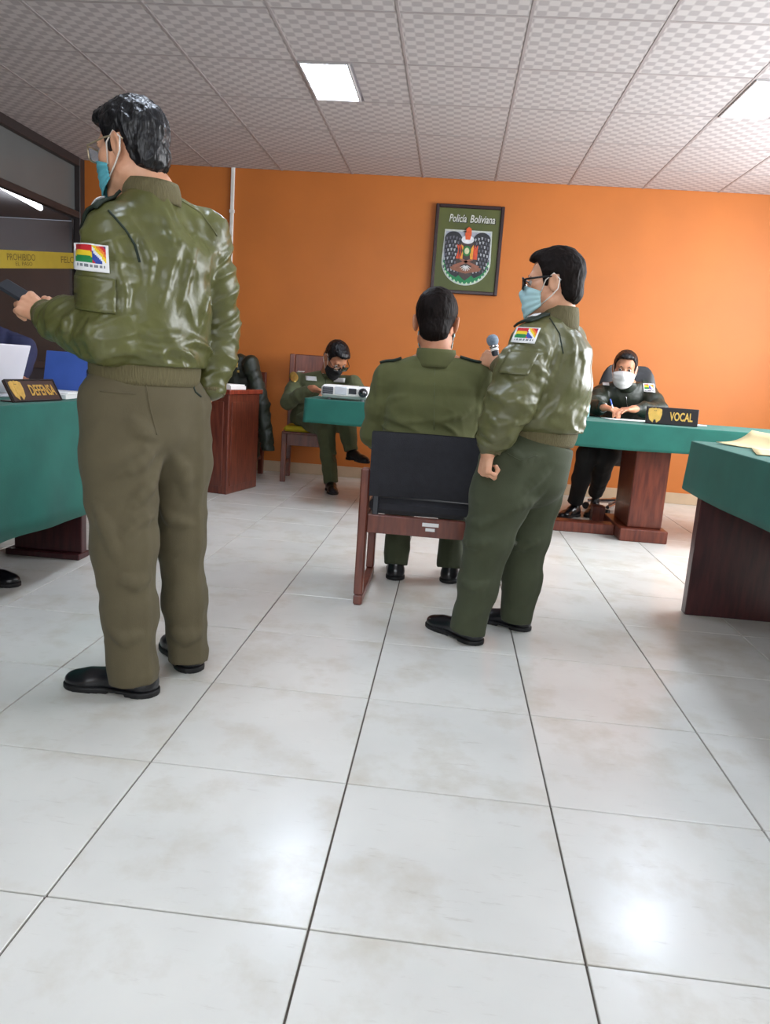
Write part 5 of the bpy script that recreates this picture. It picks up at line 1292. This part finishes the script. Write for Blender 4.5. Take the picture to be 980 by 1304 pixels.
jk = union([loft([A(2.62, 5.47, .57), lerp(pel, neck, .4), lerp(pel, neck, .78), lerp(pel, neck, .93)], [.20, .20, .205, .15], [.15, .145, .13, .085], R5, F5),
            cone(lerp(neck, shL, .2) - Z * .02, shL, .038, .062), cone(lerp(neck, shR, .2) - Z * .02, shR, .038, .062)], .04)
jk = torso_folds(jk, lerp(pel, neck, .5), R5, F5, .72, .012, .014, 8.1, .52, 3)
sl = [chain([a, lerp(a, b, .5), b, lerp(b, c, .5), c - (c - b) * .15], [.066, .070, .062, .054, .042], .03, fold=(.014, 20, 8, sd)) for a, b, c, sd in ((shL, elL, wrL, 3.9), (shR, elR, wrR, 7.9))]
jf = sub(union([jk] + sl, .014), cone(neck + Z * .01 + F5 * .02, neck + Z * .2 + F5 * .06, .056, .066), .01)
lo, hi = bounds([shL, shR, elL, elR, wrL, wrR, pel - Z * .05, neck], .14)
jo = p.part('jacket', lambda P: np.maximum(jf(P), np.where(P[:, 1] < 5.13, .789 - P[:, 2], -1)), lo, hi, .0066, M_jack_d, label='dark green nylon jacket')
ob('collar', band_geo(neck + A(0, 0, -.06) + F5 * .01, R5, F5, .068, .068, .075, .010, unit(Z + F5 * .25), .0), M_jack_d, jo, smooth=True)
ob('scarf', band_geo(neck + A(0, 0, -.03) + F5 * .014, R5, F5, .052, .054, .05, .006, unit(Z + F5 * .3), .0), mat('grey_patterned_scarf', (120, 124, 116), .85, rgb2=(44, 50, 44), vscale=60), jo, smooth=True)
for px, py, w, h, mf, ms, nm in ((826, 494, .085, .065, flag_fn, FLAGM, 'flag_patch'), (771, 489, .05, .022, None, [M_flw], 'rank_star'), (822, 486, .05, .03, None, [M_epau], 'epaulette'), (766, 512, .05, .03, None, [M_epau], 'arm_badge')):
    q = J(px, py, 5.2); conform(nm, jo, jf, q, view(q), A(1, 0, 0), unit(Z - A(.25, 0, 0)), w, h, 12, 9, mf, ms, .004, lift=.16)
ax = unit(wrR - elR); u_ = unit(np.cross(ax, Z)); ob('cuff', band_geo(wrR - ax * .03, u_, np.cross(ax, u_), .031, .031, .03, .007, ax), M_flw, jo, smooth=True)
seam(jo, jf, [J(797, 505, 5.1), J(799, 522, 5.1)], view(neck), .003, M_chrome, 'zip', lift=.2)
wa = [A(2.62, 5.46, .68), A(2.62, 5.46, .62), A(2.62, 5.46, .58)]
M_tr5 = mat('black_green_trousers', (30, 30, 30), .85, var=.1, vscale=10, bump=.1, bscale=300)
tf = trouser_fn(wa, R5, F5, [.16, .17, .175], [.10, .11, .10], [([hL, lerp(hL, knL, .5), knL, lerp(knL, anL, .5), anL], [.09, .086, .076, .064, .058]), ([hR, lerp(hR, knR, .5), knR, lerp(knR, anR, .5), anR], [.09, .086, .076, .064, .058])], .008, 6.6)
lo, hi = bounds([hL, hR, knL, knR, anL, anR, wa[0]], .12)
p.part('trousers', lambda P: np.maximum(tf(P), np.where((P[:, 1] > 5.24) & (P[:, 2] > .38), .490 - P[:, 2], -1)), lo, hi, .0075, M_tr5, label='very dark trousers')
p.shoe(A(anR[0] + .03, anR[1] + .04, 0), A(anR[0] - .13, anR[1] - .18, 0)); p.shoe(A(anL[0] + .02, anL[1] + .04, 0), A(anL[0] - .08, anL[1] - .21, 0))
pc = wrR + unit(A(.7, -.6, -.06)) * .105 * .95
pt = A(pc[0] + .005, pc[1] - .01, CZ + .006)
t = thing('pen', 'white and blue pen in the writing hand behind the VOCAL plate', 'pen', pt)
pd = unit(A(-.35, .15, .9)); ob('barrel', G().tube([pt + pd * .012, pt + pd * .14], .0045, 8), M_flw, t, smooth=True); ob('tip', G().tube([pt, pt + pd * .012], [.001, .004], 8), M_darkgrey, t, smooth=True); ob('cap', G().tube([pt + pd * .10, pt + pd * .142], .0055, 8), M_blue, t, smooth=True)

# ---------------------------------------------------------------- person in navy seated at the left desk, only sleeve and shoe in view
p = Person('person in navy jacket and black shoes seated at the left desk behind the laptop', (-1.45, 2.72, 0), -88, .008)
F6, R6 = p.F, p.R
neck = A(-1.40, 2.72, 1.20); shL = A(-1.36, 2.93, 1.12); shR = A(-1.36, 2.51, 1.12)
elL = J(28, 446, 3.02); wrL = A(-.98, 2.94, .845); elR = A(-1.25, 2.36, .86); wrR = A(-1.05, 2.50, .845)
p.head(A(-1.33, 2.72, 1.38), -88, -12, 0, .98, neck)
pel = A(-1.48, 2.72, .565)
p.limb([neck, lerp(neck, pel, .5), pel], [.055, .09, .09]); p.limb([neck, shL], [.04, .04]); p.limb([neck, shR], [.04, .04])
p.limb([shL, elL, wrL], [.04, .034, .027]); p.limb([shR, elR, wrR], [.04, .034, .027])
hL = A(-1.46, 2.80, .56); hR = A(-1.46, 2.62, .56); knL = A(-1.04, 2.72, .50); knR = A(-1.02, 2.36, .50); anL = A(-1.22, 2.68, .075); anR = A(-.82, 2.27, .075)
p.limb([pel, hL, knL, anL], [.07, .05, .045, .032]); p.limb([pel, hR, knR, anR], [.07, .05, .045, .032])
p.hand(wrL, unit(A(.6, -.6, -.1)), A(0, 0, -1), 'L'); p.hand(wrR, unit(A(.9, .1, -.1)), A(0, 0, -1), 'R')
p.body(M_skin); p.hair(M_hair); p.face(); p.mask(M_mask_b, lab='pale blue surgical mask')
jk = union([loft([A(-1.47, 2.72, .55), lerp(pel, neck, .4), lerp(pel, neck, .72), lerp(pel, neck, .86)], [.19, .19, .20, .16], [.14, .135, .12, .075], R6, F6),
            cone(lerp(neck, shL, .2) - Z * .02, shL, .038, .058), cone(lerp(neck, shR, .2) - Z * .02, shR, .038, .058)], .04)
jk = torso_folds(jk, lerp(pel, neck, .5), R6, F6, .66, .008, .012, 5.1, .50, 3)
sl = [chain([a, lerp(a, b, .5), b, lerp(b, c, .5), c - (c - b) * .12], [.062, .068, .064, .056, .044], .03, fold=(.012, 16, 6, sd)) for a, b, c, sd in ((shL, elL, wrL, 1.9), (shR, elR, wrR, 4.9))]
jf = sub(union([jk] + sl, .014), cone(neck + Z * .01, neck + Z * .2, .058, .068), .01)
lo, hi = bounds([shL, shR, elL, elR, wrL, wrR, pel - Z * .06, neck], .14)
jo = p.part('jacket', lambda P: np.maximum(jf(P), np.where(P[:, 0] > -1.30, .790 - P[:, 2], -1)), lo, hi, .008, M_navy, label='navy cloth jacket')
ob('collar', band_geo(neck + A(0, 0, -.03), R6, F6, .060, .060, .045, .008, unit(Z + F6 * .2), .004), M_navy, jo, smooth=True)
wa = [A(-1.48, 2.72, .64), A(-1.48, 2.72, .60), A(-1.47, 2.72, .56)]
tf = trouser_fn(wa, R6, F6, [.15, .16, .165], [.10, .11, .10], [([hL, lerp(hL, knL, .5), knL, lerp(knL, anL, .5), anL], [.088, .084, .074, .062, .056]), ([hR, lerp(hR, knR, .5), knR, lerp(knR, anR, .5), anR], [.088, .084, .074, .064, .058])], .008, 6.6)
lo, hi = bounds([hL, hR, knL, knR, anL, anR, wa[0]], .12)
p.part('trousers', lambda P: np.maximum(tf(P), np.where((P[:, 0] < -1.26) & (P[:, 2] > .38), .448 - P[:, 2], -1)), lo, hi, .009, M_darkgrey, label='dark trousers')
p.shoe(A(-.86, 2.275, 0), A(-.585, 2.245, 0)); p.shoe(A(-1.26, 2.68, 0), A(-.99, 2.68, 0))
wood_chair('wooden_chair', 'wooden chair under the person in navy at the left desk', A(-1.47, 2.72, 0), math.radians(90), .95, None)

# ---------------------------------------------------------------- dark jacket hung over the chair behind the cabinet
jt = thing('hanging_jacket', 'dark green jacket hung over a wooden chair behind the red-brown cabinet', 'jacket', (-.55, 5.85, .45))
a0 = J(296, 452, 5.82); a1 = J(312, 455, 5.78); b0 = J(300, 545, 5.75)
s0 = J(318, 462, 5.72); s1 = J(333, 515, 5.66); s2 = J(341, 572, 5.64)
FJ, RJ = dirs(170)
jb = torso_folds(loft([J(300, 575, 5.80), J(302, 520, 5.82), J(304, 475, 5.84), J(304, 458, 5.84)], [.22, .21, .20, .14], [.10, .10, .09, .06], RJ, FJ), J(302, 510, 5.8), RJ, FJ, .8, .016, .0, 3.3, None, 3)
js = chain([s0, s1, s2], [.068, .066, .052], .03, fold=(.014, 18, 8, 2.2))
js = (lambda f_, pl: lambda P: np.maximum(f_(P), pl(P)))(js, plane(s2, unit(s2 - s1)))
lo, hi = bounds([a0, b0, s2, J(300, 590, 5.8), s0], .26)
V_, F_ = nets(union([jb, js], .02), lo, hi, .0085)
jm = ob('shell', (V_, F_), M_jack_d, jt, smooth=True)
q = J(299, 464, 5.7); conform('arm_badge', jm, union([jb, js], .02), q, view(q), A(1, 0, 0), Z, .05, .05, 5, 5, None, [M_gold], .004, lift=.3)
q = J(303, 473, 5.7); conform('button', jm, union([jb, js], .02), q, view(q), A(1, 0, 0), Z, .02, .02, 4, 4, None, [M_gold], .004, lift=.3)
ob('cuff', band_geo(s2 - unit(s2 - s1) * .04, RJ, FJ, .046, .046, .05, .012, unit(s2 - s1)), M_jack_d, jt, smooth=True)
